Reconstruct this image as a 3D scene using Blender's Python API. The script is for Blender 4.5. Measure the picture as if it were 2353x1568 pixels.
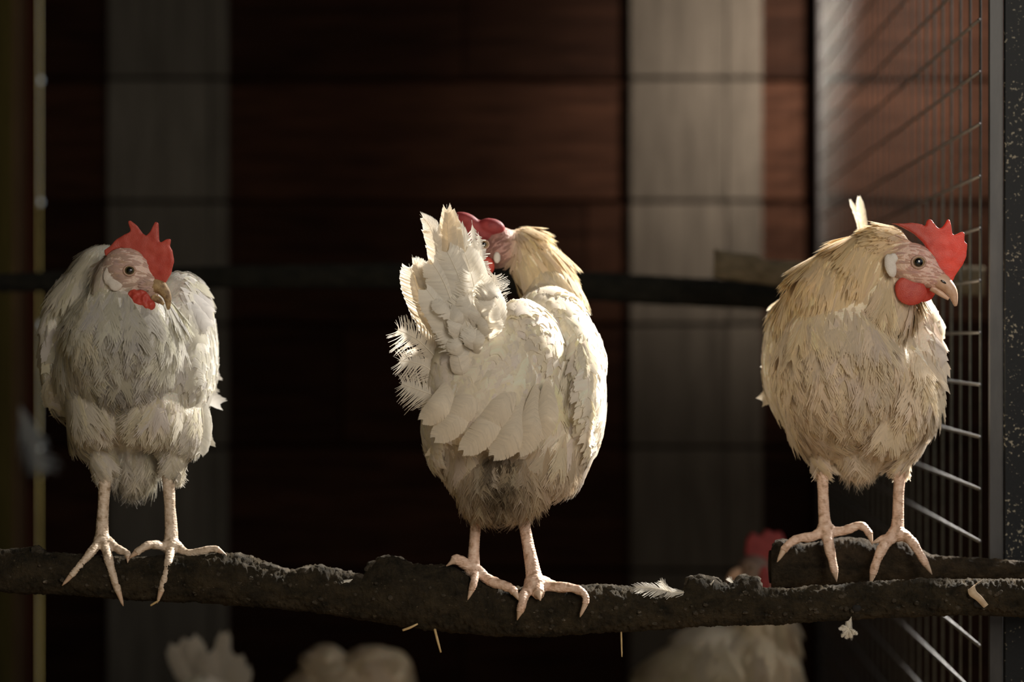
import bpy, bmesh, math, random
import numpy as np
from mathutils import Vector, Matrix, noise

for o in list(bpy.data.objects):
    bpy.data.objects.remove(o)
SC = bpy.context.scene
COL = SC.collection

# ------------------------------------------------------------------ camera
F, CX, CY, CAMZ = 4575.0, 1176.5, 784.0, 1.0
cam_data = bpy.data.cameras.new('camera')
cam_data.sensor_width = 36.0
cam_data.lens = 70.0
cam_data.clip_start = 0.05
cam_data.dof.use_dof = True
cam_data.dof.focus_distance = 2.12
cam_data.dof.aperture_fstop = 2.4
cam = bpy.data.objects.new('camera', cam_data)
cam.location = (0, 0, CAMZ)
cam.rotation_euler = (math.pi / 2, 0, 0)
COL.objects.link(cam)
SC.camera = cam

# ------------------------------------------------------------------ light and exposure
SC.view_settings.view_transform = 'Standard'
SC.view_settings.look = 'None'
SC.view_settings.exposure = 0.0
SC.view_settings.gamma = 1.0
SC.view_settings.use_curve_mapping = False
SC.cycles.use_denoising = True
SC.cycles.max_bounces = 8
SC.cycles.transmission_bounces = 4
SC.cycles.volume_bounces = 0
SC.cycles.sample_clamp_indirect = 4.0

world = bpy.data.worlds.new('sky')
SC.world = world
world.use_nodes = True
bg = world.node_tree.nodes['Background']
bg.inputs[0].default_value = (0.80, 0.90, 1.0, 1)
bg.inputs[1].default_value = 0.38

def aim(o, target):
    d = Vector(target) - o.location
    o.rotation_euler = d.to_track_quat('-Z', 'Y').to_euler()

def lamp(name, kind, loc, target, energy, color, **kw):
    d = bpy.data.lights.new(name, kind)
    d.energy = energy
    d.color = color
    for k, v in kw.items():
        setattr(d, k, v)
    o = bpy.data.objects.new(name, d)
    o.location = loc
    aim(o, target)
    COL.objects.link(o)
    return o

# sun: high, from the right and behind the perch, softened by thin cloud, through the wire side
lamp('sun', 'SUN', (3, 4.6, 3.7), (0, 2.2, 1.0), 21.0, (1.0, 0.95, 0.88), angle=math.radians(8))
# added fill lamp behind the camera for the hens' fronts
lamp('front_fill_lamp', 'AREA', (0.9, -0.2, 1.75), (0.1, 2.2, 0.95), 29.0, (1.0, 0.89, 0.75), shape='RECTANGLE', size=0.9, size_y=1.2)
# added unseen wash lamp brightening the upper right of the back wall
lamp('wall_wash_lamp', 'AREA', (1.30, 2.85, 2.05), (0.66, 4.1, 1.60), 11.0, (1.0, 0.92, 0.84), shape='RECTANGLE', size=0.3, size_y=0.4, spread=math.radians(42))

# ------------------------------------------------------------------ helpers
def W(px, py, D):
    return Vector(((px - CX) * D / F, D, CAMZ - (py - CY) * D / F))

def P3(px, py, dy, D0):
    return W(px, py, D0 + dy * D0 / F)

def tag(o, label=None, cat=None, group=None, kind=None):
    if label: o['label'] = label
    if cat: o['category'] = cat
    if group: o['group'] = group
    if kind: o['kind'] = kind
    return o

def empty(name, loc, label=None, cat=None, group=None, kind=None):
    o = bpy.data.objects.new(name, None)
    o.location = loc
    o.empty_display_size = 0.05
    COL.objects.link(o)
    return tag(o, label, cat, group, kind)

def link(name, me, mats=None, parent=None, smooth=True):
    o = bpy.data.objects.new(name, me)
    COL.objects.link(o)
    if mats is not None:
        for m in (mats if isinstance(mats, (list, tuple)) else [mats]):
            me.materials.append(m)
    if smooth:
        me.polygons.foreach_set('use_smooth', [True] * len(me.polygons))
    if parent is not None:
        o.parent = parent
        o.matrix_parent_inverse = Matrix.Translation(-abs_loc(parent))
    return o

def abs_loc(o):
    v = Vector(o.location)
    if o.parent is not None and o.type == 'EMPTY':
        v = v + abs_loc(o.parent)
    if o.type != 'EMPTY':      # mesh parents are kept at the world origin (their vertices are in world space)
        return Vector((0, 0, 0))
    return v

class MB:
    """Collects geometry and links it as one mesh object."""
    def __init__(self):
        self.v, self.f = [], []
    def add(self, v, f):
        n = len(self.v)
        self.v += [tuple(x) for x in v]
        self.f += [tuple(i + n for i in q) for q in f]
    def box(self, a, b, bev=0.0):
        bm = bmesh.new()
        bmesh.ops.create_cube(bm, size=1)
        a, b = Vector(a), Vector(b)
        for v in bm.verts:
            v.co = Vector(((a[i] + b[i]) / 2 + v.co[i] * (b[i] - a[i]) for i in range(3)))
        if bev:
            bmesh.ops.bevel(bm, geom=bm.edges[:], offset=bev, segments=1, affect='EDGES')
        bm.verts.index_update()
        self.add([v.co.copy() for v in bm.verts], [[v.index for v in f.verts] for f in bm.faces])
        bm.free()
    def ball(self, c, r, rot=0.0, sub=3):
        bm = bmesh.new()
        bmesh.ops.create_icosphere(bm, subdivisions=sub, radius=1)
        R = Matrix.Rotation(rot, 3, 'Y')
        bm.verts.index_update()
        self.add([Vector(c) + R @ Vector((v.co.x * r[0], v.co.y * r[1], v.co.z * r[2])) for v in bm.verts],
                 [[v.index for v in f.verts] for f in bm.faces])
        bm.free()
    def tube(self, pts, radii, seg=10, fine=1, flat=1.0, up=(0, 1, 0)):
        pts = [Vector(p) for p in pts]
        if fine > 1:
            pts, radii = smooth_path(pts, radii, fine)
        ring = []
        n = len(pts)
        u0 = Vector(up)
        vs, fs = [], []
        for i, p in enumerate(pts):
            t = (pts[min(i + 1, n - 1)] - pts[max(i - 1, 0)]).normalized()
            a = (u0 - t * u0.dot(t))
            if a.length < 1e-4:
                a = t.orthogonal()
            a.normalize()
            b = t.cross(a)
            u0 = a
            for k in range(seg):
                th = 2 * math.pi * k / seg
                vs.append(p + (a * math.cos(th) * flat + b * math.sin(th)) * radii[i])
        for i in range(n - 1):
            for k in range(seg):
                k2 = (k + 1) % seg
                fs.append((i * seg + k, i * seg + k2, (i + 1) * seg + k2, (i + 1) * seg + k))
        fs.append(tuple(range(seg - 1, -1, -1)))
        fs.append(tuple((n - 1) * seg + k for k in range(seg)))
        self.add(vs, fs)
    def mesh(self, name):
        me = bpy.data.meshes.new(name)
        me.from_pydata([tuple(v) for v in self.v], [], self.f)
        me.update()
        return me
    def build(self, name, mat, parent=None, smooth=True):
        return link(name, self.mesh(name), mat, parent, smooth)

def smooth_path(pts, radii, k):
    out, ro = [], []
    n = len(pts)
    for i in range(n - 1):
        p0, p1, p2, p3 = pts[max(i - 1, 0)], pts[i], pts[i + 1], pts[min(i + 2, n - 1)]
        for j in range(k):
            t = j / k
            q = 0.5 * ((2 * p1) + (p2 - p0) * t + (2 * p0 - 5 * p1 + 4 * p2 - p3) * t * t + (3 * p1 - p0 - 3 * p2 + p3) * t ** 3)
            out.append(q)
            ro.append(radii[i] * (1 - t) + radii[i + 1] * t)
    out.append(pts[-1]); ro.append(radii[-1])
    return out, ro

def fused(mb, name, voxel, iters, factor=0.5):
    """One continuous surface out of overlapping solids."""
    me = mb.mesh(name + '_raw')
    o = bpy.data.objects.new('raw', me)
    COL.objects.link(o)
    m = o.modifiers.new('r', 'REMESH'); m.mode = 'VOXEL'; m.voxel_size = voxel
    if iters:
        s = o.modifiers.new('s', 'SMOOTH'); s.iterations = iters; s.factor = factor
    dg = bpy.context.evaluated_depsgraph_get()
    out = bpy.data.meshes.new_from_object(o.evaluated_get(dg))
    out.name = name
    bpy.data.objects.remove(o)
    bpy.data.meshes.remove(me)
    return out

# ------------------------------------------------------------------ materials
def mat(name):
    m = bpy.data.materials.new(name)
    m.use_nodes = True
    nt = m.node_tree
    return m, nt, nt.nodes['Principled BSDF']

def N(nt, kind, **inp):
    n = nt.nodes.new(kind)
    for k, v in inp.items():
        n.inputs[k].default_value = v
    return n

def ramp(nt, fac, stops):
    r = nt.nodes.new('ShaderNodeValToRGB')
    e = r.color_ramp.elements
    while len(e) < len(stops):
        e.new(0.5)
    for x, (p, c) in zip(e, stops):
        x.position = p
        x.color = (*c, 1)
    nt.links.new(fac, r.inputs[0])
    return r.outputs[0]

def bump(nt, bsdf, height, strength, dist=0.002):
    b = N(nt, 'ShaderNodeBump', Strength=strength, Distance=dist)
    nt.links.new(height, b.inputs['Height'])
    nt.links.new(b.outputs[0], bsdf.inputs['Normal'])
    return b

def coords(nt, scale=(1, 1, 1)):
    g = nt.nodes.new('ShaderNodeNewGeometry')
    mp = nt.nodes.new('ShaderNodeMapping')
    mp.inputs['Scale'].default_value = scale
    nt.links.new(g.outputs['Position'], mp.inputs[0])
    return mp.outputs[0]

def feather_mat(name, transl=0.5):
    m, nt, b = mat(name)
    a = nt.nodes.new('ShaderNodeAttribute'); a.attribute_name = 'tint'
    b.inputs['Roughness'].default_value = 0.75
    b.inputs['Specular IOR Level'].default_value = 0.2
    b.inputs['Sheen Weight'].default_value = 0.15
    nt.links.new(a.outputs['Color'], b.inputs['Base Color'])
    t = nt.nodes.new('ShaderNodeBsdfTranslucent')
    nt.links.new(a.outputs['Color'], t.inputs['Color'])
    mx = N(nt, 'ShaderNodeMixShader', Fac=transl)
    nt.links.new(b.outputs[0], mx.inputs[1]); nt.links.new(t.outputs[0], mx.inputs[2])
    nt.links.new(mx.outputs[0], nt.nodes['Material Output'].inputs[0])
    return m

def skin_mat(name):
    m, nt, b = mat(name)
    a = nt.nodes.new('ShaderNodeAttribute'); a.attribute_name = 'tint'
    v = N(nt, 'ShaderNodeTexVoronoi', Scale=420.0)
    nt.links.new(coords(nt), v.inputs['Vector'])
    nt.links.new(a.outputs['Color'], b.inputs['Base Color'])
    b.inputs['Roughness'].default_value = 0.6
    b.inputs['Subsurface Weight'].default_value = 0.15
    b.inputs['Subsurface Scale'].default_value = 0.004
    bump(nt, b, v.outputs['Distance'], 0.35, 0.0012)
    return m

def flesh_mat(name, c1, c2, transl=0.3, rough=0.45):
    m, nt, b = mat(name)
    n = N(nt, 'ShaderNodeTexNoise', Scale=90.0, Detail=4.0)
    nt.links.new(coords(nt), n.inputs['Vector'])
    c = ramp(nt, n.outputs['Fac'], [(0.3, c1), (0.7, c2)])
    nt.links.new(c, b.inputs['Base Color'])
    b.inputs['Roughness'].default_value = rough
    v = N(nt, 'ShaderNodeTexVoronoi', Scale=900.0)
    nt.links.new(coords(nt), v.inputs['Vector'])
    bump(nt, b, v.outputs['Distance'], 0.25, 0.0008)
    t = nt.nodes.new('ShaderNodeBsdfTranslucent')
    nt.links.new(c, t.inputs['Color'])
    mx = N(nt, 'ShaderNodeMixShader', Fac=transl)
    nt.links.new(b.outputs[0], mx.inputs[1]); nt.links.new(t.outputs[0], mx.inputs[2])
    nt.links.new(mx.outputs[0], nt.nodes['Material Output'].inputs[0])
    return m

def plain(name, c, rough=0.5, spec=0.5, metal=0.0, c2=None, scale=60.0, bs=0.0, vec=(1, 1, 1), dist=0.002):
    m, nt, b = mat(name)
    b.inputs['Roughness'].default_value = rough
    b.inputs['Specular IOR Level'].default_value = spec
    b.inputs['Metallic'].default_value = metal
    b.inputs['Base Color'].default_value = (*c, 1)
    if c2 is not None or bs:
        n = N(nt, 'ShaderNodeTexNoise', Scale=scale, Detail=6.0, Roughness=0.65)
        nt.links.new(coords(nt, vec), n.inputs['Vector'])
        if c2 is not None:
            nt.links.new(ramp(nt, n.outputs['Fac'], [(0.35, c), (0.68, c2)]), b.inputs['Base Color'])
        if bs:
            bump(nt, b, n.outputs['Fac'], bs, dist)
    return m

def scale_mat(name, c1, c2, c3):
    """scaly bird leg: broad overlapping scutes"""
    m, nt, b = mat(name)
    n = N(nt, 'ShaderNodeTexNoise', Scale=160.0, Detail=5.0)
    nt.links.new(coords(nt), n.inputs['Vector'])
    nt.links.new(ramp(nt, n.outputs['Fac'], [(0.33, c3), (0.47, c1), (0.7, c2)]), b.inputs['Base Color'])
    v = N(nt, 'ShaderNodeTexVoronoi', Scale=330.0)
    nt.links.new(coords(nt, (0.8, 0.8, 1.5)), v.inputs['Vector'])
    b.inputs['Roughness'].default_value = 0.5
    bump(nt, b, v.outputs['Distance'], 0.5, 0.0012)
    return m

def bark_mat(name, dark, mid, pale, thr=0.66):
    m, nt, b = mat(name)
    co = coords(nt, (0.7, 1, 1))
    n1 = N(nt, 'ShaderNodeTexNoise', Scale=55.0, Detail=8.0, Roughness=0.7)
    n2 = N(nt, 'ShaderNodeTexNoise', Scale=230.0, Detail=6.0, Roughness=0.75)
    for n in (n1, n2):
        nt.links.new(co, n.inputs['Vector'])
    c1 = ramp(nt, n1.outputs['Fac'], [(0.35, dark), (0.62, mid)])
    mx = nt.nodes.new('ShaderNodeMix'); mx.data_type = 'RGBA'
    f = ramp(nt, n2.outputs['Fac'], [(thr, (0, 0, 0)), (thr + 0.07, (1, 1, 1))])
    nt.links.new(f, mx.inputs[0]); nt.links.new(c1, mx.inputs[6])
    mx.inputs[7].default_value = (*pale, 1)
    nt.links.new(mx.outputs[2], b.inputs['Base Color'])
    b.inputs['Roughness'].default_value = 0.9
    b.inputs['Specular IOR Level'].default_value = 0.2
    ad = nt.nodes.new('ShaderNodeMath'); ad.operation = 'ADD'
    nt.links.new(n1.outputs['Fac'], ad.inputs[0]); nt.links.new(n2.outputs['Fac'], ad.inputs[1])
    bump(nt, b, ad.outputs[0], 1.0, 0.012)
    return m

def board_mat(name, c1, c2, vertical=False, spread=0.35, rough=0.95):
    m, nt, b = mat(name)
    sc = (14, 14, 1.2) if vertical else (1.2, 14, 14)
    n = N(nt, 'ShaderNodeTexNoise', Scale=5.0, Detail=7.0, Roughness=0.65)
    nt.links.new(coords(nt, sc), n.inputs['Vector'])
    c = ramp(nt, n.outputs['Fac'], [(0.3, c1), (0.72, c2)])
    oi = nt.nodes.new('ShaderNodeObjectInfo')
    mr = N(nt, 'ShaderNodeMapRange')
    mr.inputs['To Min'].default_value = 1 - spread; mr.inputs['To Max'].default_value = 1 + spread
    nt.links.new(oi.outputs['Random'], mr.inputs['Value'])
    hs = nt.nodes.new('ShaderNodeHueSaturation')
    nt.links.new(mr.outputs[0], hs.inputs['Value']); nt.links.new(c, hs.inputs['Color'])
    nt.links.new(hs.outputs[0], b.inputs['Base Color'])
    b.inputs['Roughness'].default_value = rough
    b.inputs['Specular IOR Level'].default_value = 0.05
    bump(nt, b, n.outputs['Fac'], 0.4, 0.003)
    return m

def speckle_mat(name):
    """black painted metal with dried pale splashes"""
    m, nt, b = mat(name)
    co = coords(nt)
    n = N(nt, 'ShaderNodeTexNoise', Scale=260.0, Detail=3.0, Roughness=0.5)
    n2 = N(nt, 'ShaderNodeTexNoise', Scale=22.0, Detail=2.0)
    nt.links.new(co, n.inputs['Vector']); nt.links.new(co, n2.inputs['Vector'])
    ml = nt.nodes.new('ShaderNodeMath'); ml.operation = 'MULTIPLY_ADD'
    ml.inputs[1].default_value = 0.45
    nt.links.new(n2.outputs['Fac'], ml.inputs[0]); nt.links.new(n.outputs['Fac'], ml.inputs[2])
    c = ramp(nt, ml.outputs[0], [(0.86, (0.005, 0.006, 0.007)), (0.93, (0.22, 0.20, 0.15))])
    nt.links.new(c, b.inputs['Base Color'])
    b.inputs['Roughness'].default_value = 0.5
    b.inputs['Specular IOR Level'].default_value = 0.15
    bump(nt, b, ml.outputs[0], 0.15, 0.001)
    return m

M_FEATHER = feather_mat('feather_white')
M_SKIN = skin_mat('bird_skin')
M_COMB = flesh_mat('comb_red', (0.52, 0.085, 0.06), (0.66, 0.14, 0.10), 0.4)
M_COMB_SHADED = flesh_mat('comb_red_shaded', (0.20, 0.018, 0.02), (0.34, 0.04, 0.04), 0.12, 0.6)  # comb red darkened in the colour, for heads standing in shade
M_WATTLE = flesh_mat('wattle_red', (0.58, 0.06, 0.045), (0.74, 0.13, 0.085), 0.4)
M_LOBE = flesh_mat('ear_lobe_white', (0.58, 0.51, 0.44), (0.74, 0.69, 0.62), 0.1, 0.55)
M_BEAK = plain('beak_horn', (0.50, 0.30, 0.19), 0.4, c2=(0.66, 0.45, 0.32), scale=120, bs=0.15)
M_BEAK_DIRTY = plain('beak_dirty', (0.16, 0.09, 0.04), 0.6, c2=(0.48, 0.33, 0.16), scale=150, bs=0.5)
M_CLAW = plain('claw_horn', (0.46, 0.32, 0.22), 0.5, c2=(0.56, 0.41, 0.30), scale=200)
M_LEG = scale_mat('leg_scales', (0.54, 0.42, 0.31), (0.64, 0.53, 0.42), (0.30, 0.22, 0.14))
M_LEG_PINK = scale_mat('leg_scales_pink', (0.62, 0.42, 0.31), (0.72, 0.54, 0.42), (0.38, 0.24, 0.15))
M_IRIS = plain('iris', (0.10, 0.085, 0.035), 0.15)
M_IRIS_AMBER = plain('iris_amber', (0.26, 0.18, 0.09), 0.15)
M_PUPIL = plain('pupil', (0.004, 0.004, 0.005), 0.05, 0.8)
M_RACHIS = plain('quill', (0.76, 0.69, 0.56), 0.5)
M_BARK = bark_mat('bark_crusted', (0.018, 0.0145, 0.008), (0.078, 0.058, 0.032), (0.28, 0.22, 0.14), 0.63)
M_BARK2 = bark_mat('bark_worn', (0.020, 0.015, 0.008), (0.085, 0.060, 0.034), (0.30, 0.24, 0.17), 0.68)
M_CRUST = bark_mat('dried_droppings', (0.05, 0.042, 0.028), (0.15, 0.12, 0.085), (0.42, 0.37, 0.29), 0.60)
M_POLE = bark_mat('old_pole', (0.010, 0.010, 0.007), (0.035, 0.032, 0.022), (0.14, 0.12, 0.09), 0.72)
M_RAIL = bark_mat('rail_wood', (0.14, 0.105, 0.06), (0.30, 0.235, 0.145), (0.50, 0.44, 0.34), 0.60)
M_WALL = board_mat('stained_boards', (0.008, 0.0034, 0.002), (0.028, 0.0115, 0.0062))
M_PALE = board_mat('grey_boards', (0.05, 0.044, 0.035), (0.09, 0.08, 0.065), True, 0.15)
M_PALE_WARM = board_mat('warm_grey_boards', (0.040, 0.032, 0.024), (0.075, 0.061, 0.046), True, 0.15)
M_SIDE = board_mat('side_boards', (0.060, 0.046, 0.012), (0.15, 0.115, 0.032), True, 0.3)
M_BATTEN = board_mat('side_batten', (0.06, 0.036, 0.018), (0.12, 0.075, 0.04), True, 0.1)
M_REDBATTEN = board_mat('red_batten', (0.035, 0.010, 0.005), (0.07, 0.022, 0.011), True, 0.1)
M_CEIL = board_mat('ceiling_boards', (0.02, 0.013, 0.008), (0.05, 0.032, 0.02))
M_LITTER = plain('litter', (0.05, 0.033, 0.018), 0.95, 0.1, c2=(0.16, 0.11, 0.06), scale=40, bs=0.8, dist=0.02)
M_WIRE_UP = plain('dull_wire', (0.05, 0.056, 0.05), 0.4, 0.5, 0.3, c2=(0.09, 0.095, 0.085), scale=90)
M_WIRE = plain('galvanised_wire', (0.17, 0.165, 0.16), 0.45, 0.5, 0.4, c2=(0.25, 0.245, 0.24), scale=90)
M_POST = speckle_mat('black_post_paint')
M_STRAW = plain('straw', (0.42, 0.29, 0.13), 0.6, c2=(0.58, 0.43, 0.22), scale=90)
M_SHAVING = plain('wood_shaving', (0.40, 0.30, 0.20), 0.7, c2=(0.55, 0.44, 0.31), scale=120)

# ------------------------------------------------------------------ feathers
def barbs(n, prof, rng, sweep=0.22, curl=0.12, cup=0.25, split=0.0, tipw=0.65, ragged=0.12, mid=1, run=(2, 7), lap=1.25, jit=0.12):
    """Feather blade made of single barbs; s along the quill 0..1, t across -0.5..0.5, h out of the blade."""
    V, Fq, TT = [], [], []
    for side in (-1, 1):
        off, hold = 0.0, 0
        for i in range(n):
            s0 = 0.02 + 0.93 * i / n
            s1 = s0 + lap * 0.93 / n
            if hold <= 0:
                hold = rng.integers(*run)
                off = rng.normal(0, split)
            hold -= 1
            w = 0.5 * prof(s0) * (1 + rng.normal(0, ragged))
            ds = sweep * (0.35 + 0.65 * (1 - s0)) * (1 + rng.normal(0, jit)) + off
            tint = 1 + rng.normal(0, 0.035)
            K = mid + 1
            base = len(V)
            for k in range(K + 1):
                q = k / K
                t = side * w * q
                sa = s0 + ds * q ** 1.4
                wd = (s1 - s0) * (1 - (1 - tipw) * q)
                for e in (0, 1):
                    s = sa + wd * e
                    V.append((s, t, -curl * s * s - cup * t * t + 0.004 * rng.normal() * q))
                    TT.append(tint)
            for k in range(K):
                a = base + 2 * k
                q4 = (a, a + 1, a + 3, a + 2)
                Fq.append(q4 if side > 0 else q4[::-1])
    return np.array(V), np.array(Fq), np.array(TT)

RNG = np.random.default_rng(7)
pr_round = lambda s: 0.35 + 0.65 * math.sin(math.pi * min(0.12 + s * 0.75, 1)) ** 0.8
pr_long = lambda s: (0.45 + 0.55 * math.sin(math.pi * (0.1 + 0.75 * s))) * (1 - 0.35 * s)
pr_fluff = lambda s: 0.6 + 0.4 * math.sin(math.pi * (0.2 + 0.6 * s))
TEMPL = {
    'soft': [barbs(32, pr_round, RNG, 0.95, 0.09, 0.06, 0.03, 0.50, 0.22, 1, (2, 6), 3.0) for _ in range(5)],
    'scale': [barbs(16, pr_round, RNG, 0.34, 0.12, 0.20, 0.008, 0.8, 0.05, 1, (3, 9), 1.6, 0.05) for _ in range(5)],
    'hackle': [barbs(16, pr_long, RNG, 0.85, 0.09, 0.08, 0.02, 0.55, 0.16, 1, (2, 6), 3.0) for _ in range(5)],
    'fluff': [barbs(18, pr_fluff, RNG, 0.85, 0.03, 0.10, 0.08, 0.15, 0.35, 1, (1, 4), 1.1) for _ in range(6)],
}

def set_tint(me, rgb):
    a = me.color_attributes.new('tint', 'FLOAT_COLOR', 'POINT')
    c = np.ones((len(me.vertices), 4), np.float32)
    c[:, :3] = rgb
    a.data.foreach_set('color', c.ravel())

def feather_mesh(name, fam, Pp, T, Nn, L, Wd, lift, tint, rng):
    """many feathers in one mesh, each laid on the body along T"""
    B = np.cross(Nn, T)
    cl, sl = np.cos(lift)[:, None], np.sin(lift)[:, None]
    T2 = T * cl + Nn * sl
    N2 = Nn * cl - T * sl
    tp = TEMPL[fam]
    pick = rng.integers(0, len(tp), len(Pp))
    Vs, Fs, Ns, Cs, off = [], [], [], [], 0
    for k, (V, Fq, TT) in enumerate(tp):
        idx = np.where(pick == k)[0]
        if not len(idx):
            continue
        s, t, h = V[:, 0], V[:, 1], V[:, 2]
        l, w = L[idx][:, None, None], Wd[idx][:, None, None]
        X = (Pp[idx][:, None, :] + l * s[None, :, None] * T2[idx][:, None, :]
             + w * t[None, :, None] * B[idx][:, None, :] + l * h[None, :, None] * N2[idx][:, None, :])
        nn = Nn[idx][:, None, :] * 0.85 + N2[idx][:, None, :] * 0.15 + B[idx][:, None, :] * (t * (0.7 if fam == 'scale' else 0.25))[None, :, None] + T2[idx][:, None, :] * (0.2 * s ** 2)[None, :, None]
        cc = tint[idx][:, None, :] * TT[None, :, None]
        m, nv = len(idx), len(V)
        fq = Fq[None] + (np.arange(m) * nv)[:, None, None] + off
        Vs.append(X.reshape(-1, 3)); Ns.append(nn.reshape(-1, 3)); Cs.append(cc.reshape(-1, 3)); Fs.append(fq.reshape(-1, 4))
        off += m * nv
    V = np.concatenate(Vs); Fq = np.concatenate(Fs); NN = np.concatenate(Ns); C = np.concatenate(Cs)
    return raw_mesh(name, V, Fq, C, NN)

def raw_mesh(name, V, Fq, C=None, NN=None):
    me = bpy.data.meshes.new(name)
    me.vertices.add(len(V)); me.vertices.foreach_set('co', V.astype(np.float32).ravel())
    me.loops.add(Fq.size); me.loops.foreach_set('vertex_index', Fq.astype(np.int32).ravel())
    me.polygons.add(len(Fq))
    me.polygons.foreach_set('loop_start', np.arange(0, Fq.size, Fq.shape[1], dtype=np.int32))
    me.polygons.foreach_set('use_smooth', np.ones(len(Fq), bool))
    me.update(calc_edges=True)
    if C is not None:
        set_tint(me, np.clip(C * 1.12, 0, 0.95))
    if NN is not None:
        NN = NN / np.maximum(np.linalg.norm(NN, axis=1, keepdims=True), 1e-6)
        me.normals_split_custom_set_from_vertices(NN.tolist())
    return me

def big_feather(name, pts, width, D0, parent, rng, tint=(0.80, 0.74, 0.63), n=34, split=0.012, face=(0, -1, 0.15),
                curl=0.0, cup=0.5, sweep=0.24, ragged=0.06, asym=0.0, tip=1.0, quill=True):
    """one long tail or wing feather: pts are (px, py, depth) from root to tip"""
    path, _ = smooth_path([P3(*p, D0) for p in pts], [1] * len(pts), 10)
    path = np.array(path)
    seg = np.linalg.norm(np.diff(path, axis=0), axis=1)
    u = np.concatenate([[0], np.cumsum(seg)]); Ltot = u[-1]; u /= Ltot
    prof = lambda s: (0.30 + 0.70 * math.sin(math.pi * min(0.5, 0.10 + s * 0.75))) * max(0.05, 1 - max(0, s - 0.82) * 2.2 * tip - (1.9 if quill else 2.6) * max(0, s - 0.62) ** 1.5)
    V, Fq, TT = barbs(int(n * 1.8), prof, rng, sweep * width / (Ltot * F / D0) * 2.2, 0, 0, split * 0.6, 0.95 if ragged < 0.2 else 0.3, ragged * 0.5, 2, (6, 22), 1.9 if ragged < 0.2 else 1.4, 0.015 + 0.1 * ragged)
    s = np.clip(V[:, 0], 0, 1.25)
    c = np.stack([np.interp(s, u, path[:, k]) for k in range(3)], 1)
    e = path[-1] - path[-4]; e /= np.linalg.norm(e)
    c += e[None] * (np.maximum(s - 1, 0) * Ltot)[:, None]
    d = np.stack([np.interp(s, u, np.gradient(path[:, k], u)) for k in range(3)], 1)
    d /= np.linalg.norm(d, axis=1, keepdims=True)
    fn = np.array(Vector(face).normalized())
    b = np.cross(fn[None], d); b /= np.linalg.norm(b, axis=1, keepdims=True)
    nn = np.cross(d, b)
    wm = width * D0 / F
    t = V[:, 1] + asym * np.abs(V[:, 1])
    X = c + b * (t * wm)[:, None] - nn * (cup * wm * V[:, 1] ** 2 + V[:, 2] * 0.02)[:, None]
    C = np.array(tint)[None] * TT[:, None] * (1 - 0.10 * (1 - s))[:, None]
    NN = nn + b * (V[:, 1] * 1.2)[:, None]
    me = raw_mesh(name, X, Fq, C, NN)
    o = link(name, me, M_FEATHER, parent)
    q = MB()
    r = max(0.0004, wm * 0.018)
    sel = path[::3]
    if len(sel) > 2 and quill:
        q.tube([Vector(p) + Vector(fn) * 0.0004 for p in sel], list(np.linspace(r * 1.0, r * 0.3, len(sel))), 6)
        q.build('quill', M_RACHIS, o)
    return o

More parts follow.
